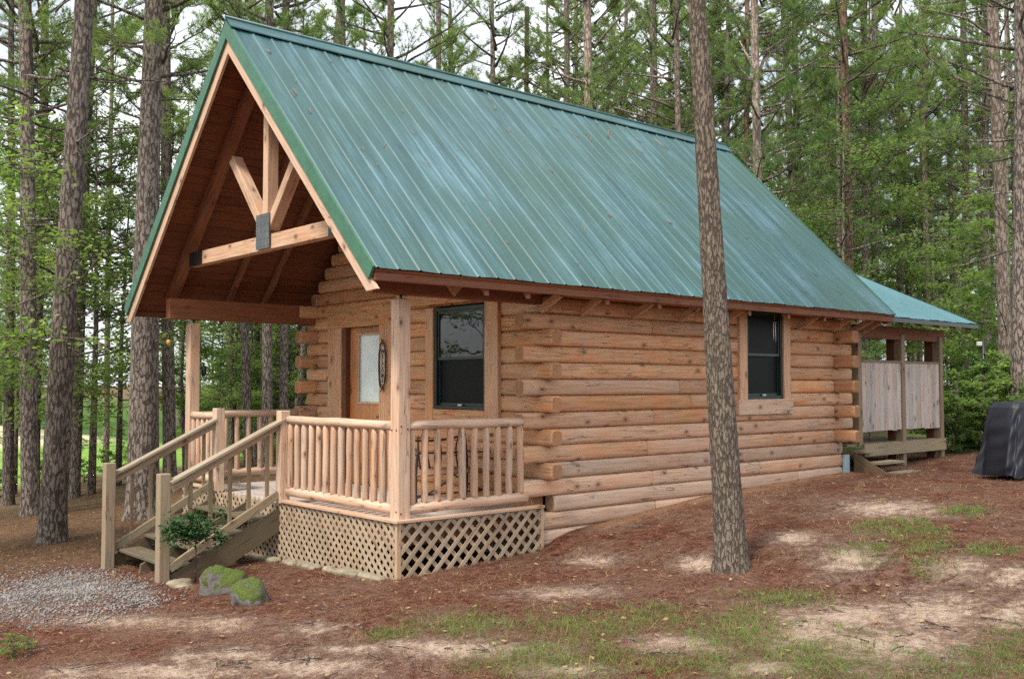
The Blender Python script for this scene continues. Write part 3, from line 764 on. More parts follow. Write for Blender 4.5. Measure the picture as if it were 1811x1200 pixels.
# ---- stairs
YA, YB = 2.56, 4.44
tz = [-.70, -.545, -.39, -.235]; txs = [-1.36, -1.02, -.68, -.34]
for k, (x, z) in enumerate(zip(txs, tz)):
    if k: continue
def tread_mb(x, z):
    mb = MB()
    for j in range(2): mb.box((x+j*.15, YA+.04, z-.038), (x+j*.15+.143, YB-.02, z), tint=(.5, .7, .6))
    return mb
stairs = None
for y in (YA+.02, (YA+YB)/2, YB-.0):
    strg = MB(); strg.prism([(-1.40, y-.02, -.78), (-.02, y-.02, -.12), (-.02, y-.02, -.40), (-1.20, y-.02, -1.02), (-1.42, y-.02, -1.02)], (0, .04, 0), tint=(.55, .3, .6))
    o = strg.build('stringer' if stairs else 'porch_stairs', 'stair_wood', stairs or cabin, recalc=True); stairs = stairs or o
for x, z in zip(txs, tz): tread_mb(x, z).build('tread', 'stair_wood', stairs, bevel=.004)
mb = MB()
for y in (YA+.055, YB-.05):
    for k in range(4): mb = MB(); mb.box((txs[k]+.10, y-.02, tz[k]-.16), (txs[k]+.30, y+.02, tz[k]-.04), tint=(.8, .3, .6)); mb.build('tread_block', 'stair_wood', stairs)
for (y, yt, sg) in ((2.535, .385, 1), (4.335, .415, 1)):
    g = float(gh(-1.5, y))
    mb = MB(); mb.box((-1.55, y, g-.12), (-1.42, y+.13, yt+.012 if False else (.39 if y < 3 else .41)), tint=(1.1, .6, .35)); mb.build('stair_post', 'stair_wood', stairs, bevel=.008)
for (y, zt0, zt1) in ((2.56, .30, .995), (4.44, .265, .945)):
    mb = MB(); mb.beam((-1.43, y, zt0-.015), (.02 if y < 3 else -.03, y, zt1-.01), .14, .036, tint=(1.2, .95, .25)); hr = mb.build('handrail', 'stair_wood', stairs, bevel=.004)
    mb = MB(); mb.beam((-1.42, y, zt0-.085), (-.04, y, zt1-.075), .04, .10, tint=(1.25, .5, .1)); mb.build('rail_board', 'stair_wood', hr, bevel=.003)
    mb = MB(); mb.beam((-1.42, y, -.70), (-.05, y, .055), .045, .10, tint=(1.15, .7, .5)); mb.build('lower_rail', 'stair_wood', hr, bevel=.003)
    for k in range(5):
        x = -1.18+k*.245; zt = zt0-.1+(x+1.43)*(zt1-zt0)/1.43; zb = -.75+(x+1.42)*.551
        mb = MB(); mb.box((x, y+.024, zb), (x+.042, y+.062, zt), tint=(1.05, rnd.uniform(.1, .5), .45)); mb.build('picket', 'stair_wood', hr, bevel=.003)

# ---- rear porch
RX0, RX1, RE = 8.75, 12.62, -.50
rp = .46; rzE = 2.52; rzR = rzE+rp*(RY-RE)
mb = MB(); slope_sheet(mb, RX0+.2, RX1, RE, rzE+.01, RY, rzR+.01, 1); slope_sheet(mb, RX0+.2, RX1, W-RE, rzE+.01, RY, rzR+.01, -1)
rr_ = mb.build('rear_roof', 'rear_roof_metal_skylit', cabin)
mb = MB()
for sgn, y_e in ((1, RE), (-1, W-RE)):
    nrm = Vector((0, -sgn*rp, 1)).normalized(); a = Vector((0, RY, rzR))-nrm*.03; bq = Vector((0, y_e+sgn*.02, rzE+rp*.02))-nrm*.03
    md_ = (a+bq)/2; mb.beam((RX0+.22, md_.y, md_.z), (RX1-.03, md_.y, md_.z), (a-bq).length, .03, up=tuple(nrm), tint=(.8, .2, 0))
mb.build('rear_roof_deck', 'dark_wood', rr_)
mb = MB(); mb.prism([(RX1-.005, RE-.0, rzE+.03), (RX1-.005, RY, rzR+.03), (RX1-.005, RY, rzR-.11), (RX1-.005, RE, rzE-.10)], (.02, 0, 0)); mb.box((RX0+.35, RE-.012, rzE-.075), (RX1, RE+.004, rzE-.005)); mb.build('rear_trim', 'window_green', rr_, recalc=True)
mb = MB()
for x in np.arange(9.3, 12.6, .63):
    po = [(RE+.05, rzE-.05), (RE+.05, rzE-.12), (RE+.5, rzE+.08), (RY, rzR-.2), (RY, rzR-.06)]
    mb = MB(); mb.prism([(float(x), y, z) for y, z in po], (.05, 0, 0), tint=(1.25, .8, 0)); mb.build('rear_rafter', 'dark_wood', rr_, recalc=True)
mb = MB(); mb.box((9.2, .0, 2.20), (12.35, .12, 2.42), tint=(1.0, .3, 0)); mb.build('rear_beam', 'dark_wood', rr_); mb = MB(); mb.box((9.2, 2.5, 2.20), (12.35, 2.62, 2.42)); mb.build('rear_beam', 'dark_wood', rr_)
for i, x in enumerate((9.22, 10.68, 12.10)):
    g = float(gh(x, 0))
    mb = MB(); mb.box((x, -.02, (.38 if i == 0 else g-.1)), (x+.12, .13, 2.30), tint=(.95, .35, .3)); mb.build('rear_post', 'stair_wood', cabin, bevel=.006)
    mb = MB(); mb.box((x-.0, .131, (.38 if i == 0 else g-.1)), (x+.10, .27, 2.30), tint=(.7, .1, 0)); mb.build('inner_post', 'dark_wood', cabin)
    mb = MB(); mb.box((x, 2.5, g-.3), (x+.12, 2.62, 2.30), tint=(.8, .1, .2)); mb.build('rear_post', 'stair_wood', cabin)
for xa, xb in ((9.36, 10.67), (10.81, 12.09)):
    mb = MB(); n = 9
    for i in range(n):
        w_ = (xb-xa)/n; mb.box((xa+w_*i+.002, .0+rnd.uniform(0, .004), .62+rnd.uniform(-.01, .01)), (xa+w_*(i+1)-.002, .022, 1.79), tint=(rnd.uniform(.85, 1.1), rnd.uniform(.2, 1), 0))
    pn = mb.build('privacy_panel', 'grey_wood', cabin)
    mb = MB(); mb.box((xa, -.015, 1.79), (xb, .06, 1.825), tint=(.75, .7, .3)); mb.build('panel_cap', 'stair_wood', pn)
mb = MB(); mb.box((9.25, -.025+.0, -.02), (12.16, .0-.021+.02, .17)); mb.v = []; mb.f = []; mb.uv = []; mb.t = []; mb.mi = []; mb.sm = []
mb.box((9.30, -.062, .21), (12.20, -.022, .42), tint=(1.15, .6, .5))
rd = mb.build('rear_deck_beam', 'stair_wood', cabin)
mb = MB()
for i in range(22): mb.box((8.9+i*.15, .02, .385), (8.9+i*.15+.143, 2.45, .42), tint=(.9, .7, .5))
mb.build('deck_boards', 'stair_wood', rd)
mb = MB()
mb.beam((9.4, 1.6, .42), (10.6, 1.6, .80), .05, .1, tint=(1, .5, .3)); mb.build('brace', 'stair_wood', rd)
st2 = MB(); st2.prism([(8.98, -.66, -.10), (8.98, -.66, -.04), (8.98, -.40, .115), (8.98, -.05, .29), (8.98, -.05, -.10)], (.04, 0, 0), tint=(.6, .2, .6))
st2 = st2.build('rear_steps', 'stair_wood', cabin, recalc=True)
for (y, z, xa, xb) in ((-.27, .33, 9.0, 9.45), (-.52, .155, 9.0, 9.75), (-.79, .0, 9.15, 9.95)):
    mb = MB(); mb.box((xa, y, z-.035), (xb, y+.25, z), tint=(1.0, .9, .5)); mb.build('tread', 'stair_wood', st2)

# ================================================================== PORCH THINGS
def sign():
    yc, zc = 3.36, 1.70; x = D-.05
    o = empty('welcome_sign', (x, yc, zc-.32), 'oval welcome sign framed in dark twigs hanging beside the front door', 'sign')
    mb = MB(); pts = []
    for k in range(25):
        a = 2*math.pi*k/24; pts.append((x-.02+rnd.uniform(-.004, .004)-x, .085*math.copysign(abs(math.cos(a))**.7, math.cos(a)), .33*math.sin(a)+.32))
    mb.tube(pts, [.013+rnd.uniform(-.002, .003) for _ in pts], 6, tint=(1, 0, 0))
    mb.tube([(-.02, -.02, .63), (-.02, .03, .70)], .008, 5, tint=(1, 0, 0)); mb.tube([(-.02, .02, .63), (-.02, -.025, .69)], .008, 5, tint=(1, 0, 0))
    mb.tube([(-.02, 0, -.02), (-.03, .03, -.07)], .008, 5, tint=(1, 0, 0)); mb.build('twig_frame', 'dark_twig', o)
    mb = MB(); poly = [(-.012, .058*math.copysign(abs(math.cos(2*math.pi*k/20))**.7, math.cos(2*math.pi*k/20)), .28*math.sin(2*math.pi*k/20)+.32) for k in range(20)]
    mb.prism(poly, (.012, 0, 0), tint=(1, 0, 0)); mb.build('panel', 'sign_face', o, recalc=True)
    cu = bpy.data.curves.new('lettering', 'FONT'); cu.body = 'W\nE\nL\nC\nO\nM\nE'; cu.align_x = 'CENTER'; cu.size = .085; cu.space_line = .82; cu.extrude = .002; cu.offset = .002
    to = bpy.data.objects.new('lettering_src', cu); COL.objects.link(to)
    dg = bpy.context.evaluated_depsgraph_get(); me = bpy.data.meshes.new_from_object(to.evaluated_get(dg)); bpy.data.objects.remove(to)
    me.materials.clear(); me.materials.append(MATS['ink']); me.name = 'lettering'
    t_ = bpy.data.objects.new('lettering', me); COL.objects.link(t_); t_.parent = o
    t_.matrix_local = Matrix(((0, 0, -1, -.016), (-1, 0, 0, 0), (0, 1, 0, .49), (0, 0, 0, 1)))
sign()
def rustic_chair(loc, rz, label, scale=1.0):
    o = empty('rustic_bench', loc, label, 'bench', rz=rz)
    W2 = .55; mb = MB()
    def tw(a, b_, r=.014, bend=.03, n=6, mbx=None):
        a = Vector(a); b_ = Vector(b_); off = Vector((rnd.uniform(-1, 1), rnd.uniform(-1, 1), rnd.uniform(-1, 1)))*bend
        pts = [tuple(a.lerp(b_, i/n)+off*math.sin(math.pi*i/n)) for i in range(n+1)]
        (mbx or mb).tube(pts, r, 6, tint=(1, 0, 0))
    m2 = MB()
    for sx in (-1, 1):
        tw((sx*W2, -.22, 0), (sx*W2, -.24, .72), .016, .02, mbx=m2); tw((sx*W2, .24, 0), (sx*(W2+.03), .30, .86), .016, .03, mbx=m2)
        tw((sx*W2, -.26, .66), (sx*(W2+.02), .28, .64), .016, .03, mbx=m2)
    m2.build('frame', 'dark_twig', o)
    m3 = MB()
    for j in range(7): m3.tube([(-W2, -.22+j*.075, .42), (W2, -.22+j*.075, .42+rnd.uniform(-.01, .01))], .022, 6, tint=(1, 0, 0))
    m3.build('seat', 'twig', o)
    m4 = MB()
    for j in range(7): tw((-W2*.8+j*W2*.27, .27, .42), (-W2*.9+j*W2*.3, .30, .84), .012, .05, mbx=m4)
    tw((-W2, .29, .84), (W2, .29, .84), .016, .06, mbx=m4); tw((-W2, .28, .62), (W2, .28, .62), .012, .05, mbx=m4); m4.build('backrest', 'dark_twig', o)
    m5 = MB()
    for sx in (-1, 1): tw((sx*W2, -.22, .15), (0, -.22, .40), .012, .04, mbx=m5)
    tw((-W2, -.22, .18), (W2, -.22, .18), .012, .03, mbx=m5); m5.build('stretcher', 'dark_twig', o)
rustic_chair((1.45, 1.15, -.08), R(-90)+R(90), 'rustic twig bench under the front window behind the corner railing')
def rocker(loc, rz, label):
    o = empty('porch_chair', loc, label, 'chair', rz=rz)
    mb = MB(); mb.box((-.26, -.25, .40), (.26, .25, .43)); s_ = mb.build('seat', 'dark_wood', o)
    mb = MB(); mb.box((-.22, -.22, .431), (.22, .2, .49)); c = mb.build('cushion', 'cloth_blue', o, bevel=.02)
    mb = MB()
    for x in (-.26, .26): mb.beam((x, .24, .02), (x, .34, 1.05), .04, .04)
    for k in range(5): mb.beam((-.26, .27+k*.018, .52+k*.11), (.26, .27+k*.018, .52+k*.11), .02, .07)
    mb.build('backrest', 'dark_wood', o)
    for x in (-.26, .26):
        for y in (-.22, .22):
            mb = MB(); mb.beam((x, y, .0), (x, y, .40 if y > 0 else .64), .04, .04); mb.build('leg', 'dark_wood', o)
        mb = MB(); mb.beam((x, -.30, .655), (x, .28, .655), .07, .025); mb.build('armrest', 'dark_wood', o)
rocker((1.35, 4.55, -.08), R(-25), 'dark slatted porch chair with blue seat cushion behind the stair handrail')
def feeder():
    p = at(306, 590, 15.2)
    p[0], p[1], p[2] = -.35, 5.35, 2.05
    o = empty('bird_feeder', p, 'small amber feeder hanging from the roof edge left of the far porch post', 'bird feeder')
    mb = MB(); mb.tube([(0, 0, .25), (0, 0, .08)], .004, 5, tint=(1, 0, 0)); mb.tube([(0, 0, .09), (0, 0, .03)], [.015, .035], 8, tint=(1, 0, 0)); mb.build('hanger', 'black_metal', o)
    mb = MB(); mb.tube([(0, 0, .03), (0, 0, .0), (0, 0, -.05), (0, 0, -.07)], [.025, .045, .04, .01], 10, tint=(1, 0, 0)); mb.build('bowl', 'yellow_plastic', o); o.scale = (.7, .7, .8)
feeder()
o = empty('wall_lantern', (.235, W-.10, 1.62), 'small dark lantern fixed to the inner side of the far porch post', 'lantern')
mb = MB(); mb.tube([(-.08, .0, .05), (-.02, 0, .05)], .012, 6, tint=(1, 0, 0)); mb.tube([(0, 0, .09), (0, 0, .06), (0, 0, -.06), (0, 0, -.08)], [.01, .045, .035, .015], 6, tint=(1, 0, 0)); mb.build('lamp_body', 'black_metal', o)
o = empty('wind_chime', (6.42, -.30, 2.20), 'thin pale wind chime hanging under the eave in front of the side window', 'wind chime')
mb = MB(); mb.tube([(0, 0, .28), (0, 0, .12)], .003, 5, tint=(1, 0, 0)); mb.tube([(0, 0, .125), (0, 0, .115)], .03, 10, tint=(1, 0, 0)); mb.build('hanger', 'twig', o)
mb = MB()
for k in range(4): a = k*math.pi/2; mb.tube([(.02*math.cos(a), .02*math.sin(a), .11), (.02*math.cos(a), .02*math.sin(a), -.08-.03*k)], .004, 6, tint=(1, 0, 0))
mb.build('tubes', 'white_paint', o)
o = empty('plank_stool', (10.9, .95, .42), 'small white stool on the rear porch seen below the boarded panels', 'stool')
mb = MB(); mb.box((-.2, -.15, .36), (.2, .15, .39)); mb.build('seat', 'white_paint', o)
for x in (-.17, .17):
    for y in (-.12, .12):
        mb = MB(); mb.box((x-.018, y-.018, 0), (x+.018, y+.018, .36)); mb.build('leg', 'white_paint', o)

# ---- covered grill
def grill():
    p, dpt = onground(1765, 845)
    d = RT[:2]/np.linalg.norm(RT[:2]); ang = math.atan2(d[1], d[0])+.45
    base = np.array([p[0], p[1]])+d*.42
    g = float(gh(base[0], base[1]))
    o = empty('covered_grill', (base[0], base[1], g), 'grill under a creased dark navy cover standing on the needle litter', 'grill', rz=ang)
    nu, nv_ = 120, 34; V = []; rg = np.random.RandomState(5)
    for j in range(nv_+1):
        f = j/nv_
        for i in range(nu):
            a = 2*math.pi*i/nu; c, s_ = math.cos(a), math.sin(a)
            sx = math.copysign(abs(c)**.35, c); sy = math.copysign(abs(s_)**.35, s_)
            k = 1-f   # 1 top
            hw = .50+.20*(1-k)**.8; hd = .26+.12*(1-k)
            if f < .04: hw -= .03; hd -= .03
            fold = .075*f**.8*(math.sin(a*9+1.3+f*2.5)*.6+math.sin(a*16+f*5)*.3+math.sin(a*5-f*4)*.6)+.02*math.sin(f*16+a*3)*math.sin(a*4+f*5)*min(1, f*4)+.012*math.sin(f*31+a*11)
            r = 1+fold
            z = 1.06-1.02*f + (.02*math.sin(a*6) if f > .9 else 0)
            if c > .2 and f < .3: z += 0
            V.append((hw*sx*r, hd*sy*r, z))
    n = len(V); V.append((0, 0, 1.075))
    top = len(V)-1
    Fq = []
    for j in range(nv_):
        for i in range(nu):
            i2 = (i+1) % nu; Fq.append((j*nu+i, (j+1)*nu+i, (j+1)*nu+i2, j*nu+i2))
    for i in range(nu): i2 = (i+1) % nu; Fq.append((top, i, i2, i2))
    me = bpy.data.meshes.new('cover'); me.from_pydata(V, [], [tuple(dict.fromkeys(q)) for q in Fq]); me.materials.append(MATS['cover_cloth'])
    me.polygons.foreach_set('use_smooth', [True]*len(me.polygons))
    c_o = bpy.data.objects.new('cover', me); COL.objects.link(c_o); c_o.parent = o
    for x in (-.05, .45):
        mb = MB(); mb.tube([(x-.02, -.47, .09), (x+.03, -.47, .09)], .09, 18, tint=(1, 0, 0)); mb.build('wheel', 'rubber', o)
grill()
# ---- path light / utility post
p, dpt = at(1741, 690, 21.0), 21
g = float(gh(p[0], p[1])); topz = at(1741, 600, 21.0)[2]
o = empty('yard_post', (p[0], p[1], g), 'slim dark post with a small pale box at its top in the undergrowth', 'post')
mb = MB(); mb.tube([(0, 0, -.1), (0, 0, topz-g)], .045, 8, tint=(1, 0, 0)); mb.build('post', 'black_metal', o)
mb = MB(); q = RT; mb.beam(tuple(-q*.14+np.array([0, 0, topz-g-.09])), tuple(-q*.03+np.array([0, 0, topz-g-.09])), .06, .09, tint=(1, 0, 0)); mb.build('box', 'white_paint', o, bevel=.01)

# ---- rocks
def rock(px, py, wpx, hpx, label, seed, mossy='mossy_rock'):
    p, d = onground(px, py); rg = np.random.RandomState(seed); w_ = wpx/FPX*d/2; h_ = hpx/FPX*d
    import bmesh
    bm = bmesh.new(); bmesh.ops.create_icosphere(bm, subdivisions=4, radius=1)
    ph = rg.rand(12)*6
    for v in bm.verts:
        x, y, z = v.co
        r = 1+.16*math.sin(x*2.1+ph[0])*math.cos(y*2.7+ph[1])+.09*math.sin(z*4+ph[2]+x*3)+.04*math.sin(x*9+ph[3])*math.sin(y*8+ph[4])+.02*math.sin(z*19+x*15)
        r *= 1+.05*math.sin(x*23+z*17)*math.sin(y*19); v.co = Vector((x*w_*r, y*w_*.8*r, max(z, -.5)*h_*.62*r))
    me = bpy.data.meshes.new('rock'); bm.to_mesh(me); bm.free(); me.materials.append(MATS[mossy]); me.polygons.foreach_set('use_smooth', [True]*len(me.polygons))
    o = bpy.data.objects.new('mossy_rock', me); COL.objects.link(o); o.location = (p[0], p[1], p[2]+h_*.2); o.rotation_euler.z = seed
    tag(o, label, 'rock')
rock(395, 1048, 78, 58, 'larger moss covered rock behind, left of the pair beside the stairs', 3)
rock(441, 1067, 72, 54, 'smaller rock with moss on top in front of the larger one', 5)
rock(318, 1036, 50, 16, 'flat grey stone at the foot of the right stair post', 8, 'stone')

# ================================================================== VEGETATION
rs = np.random.RandomState(11)
def blades(P, Dr, Ln, Wd, rg=rs, curl=0.0):
    """thin triangles from P along Dr; returns V, F"""
    n = len(P); r = rg.normal(size=(n, 3)); s = np.cross(Dr, r); s /= np.linalg.norm(s, axis=1)[:, None]+1e-9
    V = np.empty((n, 3, 3)); V[:, 0] = P-s*Wd[:, None]/2; V[:, 1] = P+s*Wd[:, None]/2; V[:, 2] = P+Dr*Ln[:, None]
    return V.reshape(-1, 3), np.arange(n*3).reshape(n, 3)
def tufts(C, Dm, n, ln, wd, rg, spread=.75):
    m = len(C); P = np.repeat(C, n, 0)+rg.normal(size=(m*n, 3))*.015; Dd = np.repeat(Dm, n, 0)+rg.normal(size=(m*n, 3))*spread
    Dd /= np.linalg.norm(Dd, axis=1)[:, None]
    V, Fc = blades(P, Dd, rg.uniform(.7, 1.15, m*n)*ln, np.full(m*n, wd), rg)
    ti = np.repeat(np.repeat(rg.rand(m), n), 3)*.7+np.repeat(rg.rand(m*n), 3)*.3
    return V, Fc, ti
def stick_mb(mb, pts, r0, r1, n=5, tn=(1, 0, 0)):
    mb.tube(pts, [r0+(r1-r0)*i/(len(pts)-1) for i in range(len(pts))], n, tint=tn)
def pine_crown(seed, hb, ht, Rm, nb, ln=.20, wd=.016, nper=11):
    """crown meshes for a pine: limbs (bark) and needles, in tree coordinates"""
    rg = np.random.RandomState(seed); r_ = random.Random(seed); mb = MB(); C = []; Dm = []
    for i in range(nb):
        f = (i+r_.random())/nb; h = hb+(ht-hb)*f; az = r_.uniform(0, 2*math.pi); Lb = Rm*(1-f)**.6*r_.uniform(.55, 1.1)*(.55+.45*min(1, f*4))+.35
        el = r_.uniform(-.12, .35)+.5*f; dr = Vector((math.cos(az)*math.cos(el), math.sin(az)*math.cos(el), math.sin(el)))
        pts = []; p = Vector((0, 0, h)); k = 7
        for q in range(k+1):
            pts.append(tuple(p)); dr = (dr+Vector((r_.uniform(-.12, .12), r_.uniform(-.12, .12), r_.uniform(-.05, .12)))).normalized(); p = p+dr*Lb/k
        stick_mb(mb, pts, .018+.012*Lb, .008)
        for q in range(3, k+1):
            for _ in range(2):
                base = Vector(pts[q]); a2 = r_.uniform(-1.2, 1.2); d2 = (Matrix.Rotation(a2, 3, 'Z')@dr+Vector((0, 0, r_.uniform(-.1, .5)))).normalized(); l2 = Lb*r_.uniform(.12, .3)+.1
                e = base+d2*l2; mb.tube([tuple(base), tuple(e)], [.008, .004], 4, tint=(1, 0, 0))
                for s_ in range(4):
                    c = base.lerp(e, .4+.6*s_/3)+Vector((r_.gauss(0, .04), r_.gauss(0, .04), r_.gauss(0, .04))); C.append(tuple(c)); Dm.append(tuple(d2))
    V, Fc, ti = tufts(np.array(C), np.array(Dm), nper, ln, wd, rg)
    return mb, V, Fc, ti
def mesh_of(o):
    me = o.data; bpy.data.objects.remove(o); return me
PC = []
for sd_, hb, ht, Rm, nb in ((1, 6.2, 17, 2.9, 46), (2, 8.0, 19, 3.3, 50), (3, 5.0, 15, 2.6, 46), (4, 9.5, 21, 3.4, 44)):
    mb, V, Fc, ti = pine_crown(sd_, hb, ht, Rm, nb)
    tt = np.stack([ti, ti*0, ti*0], 1)
    PC.append((mesh_of(mb.build('limbs', 'bark')), mesh_of(npmesh('crown', V, Fc, 'needles', tt)), hb))
def dead_limbs(seed, h0, h1, n, lmax):
    r_ = random.Random(seed); mb = MB()
    for i in range(n):
        h = r_.uniform(h0, h1); az = r_.uniform(0, 6.283); el = r_.uniform(-.15, .5); Lb = r_.uniform(.3, 1)**1.5*lmax
        dr = Vector((math.cos(az)*math.cos(el), math.sin(az)*math.cos(el), math.sin(el))); p = Vector((0, 0, h)); pts = [tuple(p)]
        for q in range(5):
            dr = (dr+Vector((r_.uniform(-.2, .2), r_.uniform(-.2, .2), r_.uniform(-.15, .15)))).normalized(); p = p+dr*Lb/5; pts.append(tuple(p))
            if q > 1 and r_.random() < .6:
                d2 = (dr+Vector((r_.uniform(-.9, .9), r_.uniform(-.9, .9), r_.uniform(-.3, .6)))).normalized(); mb.tube([tuple(p), tuple(p+d2*Lb*.3)], [.006, .002], 4, tint=(1, 0, 0))
        stick_mb(mb, pts, .010+.008*Lb, .003)
    return mesh_of(mb.build('dead_branches', 'bark'))
DL = [dead_limbs(21, 3.0, 9, 26, 2.0), dead_limbs(22, 2.2, 8, 22, 1.7), dead_limbs(23, 3.5, 11, 34, 2.4)]
def deciduous(seed, H, Rc, nleaf, hb=.25, lsz=.085, mat='leaves', droop=0.0):
    rg = np.random.RandomState(seed); r_ = random.Random(seed); mb = MB()
    stick_mb(mb, [(0, 0, -.1), (r_.uniform(-.1, .1), r_.uniform(-.1, .1), H*.4), (r_.uniform(-.3, .3), r_.uniform(-.3, .3), H*.95)], .02+.008*H, .01, 7)
    C = []
    nb = int(14+H*4)
    for i in range(nb):
        f = hb+(1-hb)*(i+r_.random())/nb; az = r_.uniform(0, 6.283); Lb = Rc*(math.sin(math.pi*min(1, (f-hb*.6)/(1.08-hb*.6)))**.6)*r_.uniform(.5, 1.1)
        el = r_.uniform(0, .5); dr = Vector((math.cos(az)*math.cos(el), math.sin(az)*math.cos(el), math.sin(el))); p = Vector((0, 0, H*f*.95)); pts = [tuple(p)]
        for q in range(5):
            dr = (dr+Vector((r_.uniform(-.25, .25), r_.uniform(-.25, .25), r_.uniform(-.2, .12)-droop))).normalized(); p = p+dr*Lb/5; pts.append(tuple(p))
            if q >= 1:
                for _ in range(2):
                    d2 = (dr+Vector((r_.uniform(-1, 1), r_.uniform(-1, 1), r_.uniform(-.3, .4)))).normalized(); e = p+d2*Lb*r_.uniform(.15, .35); C.append((tuple(p), tuple(e)))
                    mb.tube([tuple(p), tuple(e)], [.006, .003], 4, tint=(1, 0, 0))
        stick_mb(mb, pts, .008+.008*Lb, .004)
    C = np.array(C); idx = rg.randint(0, len(C), nleaf); f = rg.rand(nleaf)[:, None]**.7
    P = C[idx, 0]*(1-f)+C[idx, 1]*f+rg.normal(size=(nleaf, 3))*np.array([.10, .10, .05])*Rc*.6
    d = rg.normal(size=(nleaf, 3))*np.array([1, 1, .35])+np.array([0, 0, -.25]); d /= np.linalg.norm(d, axis=1)[:, None]
    up = rg.normal(size=(nleaf, 3))*.45+np.array([0, 0, 1]); s = np.cross(d, up); s /= np.linalg.norm(s, axis=1)[:, None]+1e-9
    sz = rg.uniform(.6, 1.25, nleaf)[:, None]*lsz
    V = np.empty((nleaf, 4, 3)); V[:, 0] = P; V[:, 1] = P+d*sz*.5+s*sz*.36; V[:, 2] = P+d*sz*1.05; V[:, 3] = P+d*sz*.5-s*sz*.36
    cl = rg.rand(len(C))[idx]; ti = np.repeat(cl*.6+rg.rand(nleaf)*.4, 4)
    return mesh_of(mb.build('stem', 'bark')), mesh_of(npmesh('foliage', V.reshape(-1, 3), np.arange(nleaf*4).reshape(-1, 4), mat, np.stack([ti, ti*0, ti*0], 1)))
DT = [deciduous(31, 6.5, 2.3, 6500), deciduous(32, 4.5, 1.8, 5500), deciduous(33, 8.5, 2.6, 8000), deciduous(34, 5.5, 2.0, 5500, lsz=.11)]
BU = [deciduous(41, 1.3, .8, 2200, .05, .07), deciduous(42, .9, .7, 1800, .05, .06), deciduous(43, 1.8, 1.0, 2800, .08, .08)]
def link(me, name, parent, sc=(1, 1, 1), rz=0, loc=(0, 0, 0)):
    o = bpy.data.objects.new(name, me); COL.objects.link(o); o.parent = parent; o.scale = sc; o.rotation_euler.z = rz; o.location = loc; return o
def trunk_mesh(B, T, r0, r1, top_h, mat='bark', n=12, seg=16, flare=.25, name='trunk', wob=.02, rough=0.0, seed=0):
    """trunk from B (ground) towards T, in tree coordinates relative to B"""
    rg = np.random.RandomState(seed); B = np.array(B); T = np.array(T); ax = T-B; hh = ax[2]; V = []
    zs = np.concatenate([[-.15, 0, .08, .18, .35], np.linspace(.6, top_h, seg)])
    if rough: zs = np.concatenate([np.arange(-.15, 6, .035), np.linspace(6.3, top_h, seg)])
    ph = rg.rand(6)*6
    for z in zs:
        c = ax*(z/hh)+np.array([math.sin(z*.5+ph[0])-math.sin(ph[0]), math.cos(z*.43+ph[1])-math.cos(ph[1]), 0])*wob
        r = r0+(r1-r0)*min(z, hh)/hh if z < hh else r1*(1-(z-hh)/(top_h-hh+1e-6)*.75)
        r *= 1+flare*math.exp(-max(z, 0)/.22)
        for k in range(n):
            a = 2*math.pi*k/n
            rr = r*(1+.03*math.sin(3*a+ph[2]+z*.6)+.02*math.sin(5*a+ph[3]-z*.9)+.12*flare*math.exp(-max(z, 0)/.2)*math.sin(5*a+ph[4]))
            V.append((c[0]+rr*math.cos(a), c[1]+rr*math.sin(a), z))
    V = np.array(V)
    if rough:
        rc = V.reshape(len(zs), n, 3); nzz = rg.rand(len(zs), n)
        cen = rc.mean(1, keepdims=True); dd = rc-cen; nzz = (nzz+np.roll(nzz, 1, 0))/2
        V = (cen+dd*(1+(nzz[..., None]-.5)*rough)).reshape(-1, 3)
    m = len(zs); i = np.arange(m*n).reshape(m, n)
    Fq = np.stack([i[:-1], np.roll(i, -1, 1)[:-1], np.roll(i, -1, 1)[1:], i[1:]], -1).reshape(-1, 4)
    return npmesh(name, V, Fq, mat, smooth=True)
def tree(px, d, pxt, wb, wt, label, crown=0, dead=0, mat='bark', group=None, pyb=None, cs=1.0, name='pine_tree', top=18, **kw):
    """pine whose trunk stands px wide pixels at the base; pxt = where it leaves the top of the frame"""
    if pyb is not None:
        B, d = onground(px, pyb)
    else:
        B = at(px, 680, d); B[2] = float(gh(B[0], B[1]))
    T = at(pxt, 0, d)
    o = empty(name, B, label, 'tree', group)
    t_ = trunk_mesh(B, T, wb*d/FPX/2, wt*d/FPX/2, top, mat, seed=int(px*7), **kw); t_.parent = o
    ax = (T-B)/(T-B)[2]
    lean = Matrix(((1, 0, ax[0], 0), (0, 1, ax[1], 0), (0, 0, 1, 0), (0, 0, 0, 1)))
    if crown is not None:
        lm_, cr_, hb = PC[crown]; rz = rnd.uniform(0, 6.28)
        for me, nm in ((lm_, 'limbs'), (cr_, 'crown')):
            c = link(me, nm, o); c.matrix_local = lean@Matrix.Rotation(rz, 4, 'Z')@Matrix.Diagonal((cs, cs, cs, 1))
    if dead is not None:
        c = link(DL[dead], 'dead_branches', o); c.matrix_local = lean@Matrix.Rotation(rnd.uniform(0, 6.28), 4, 'Z')
    return o
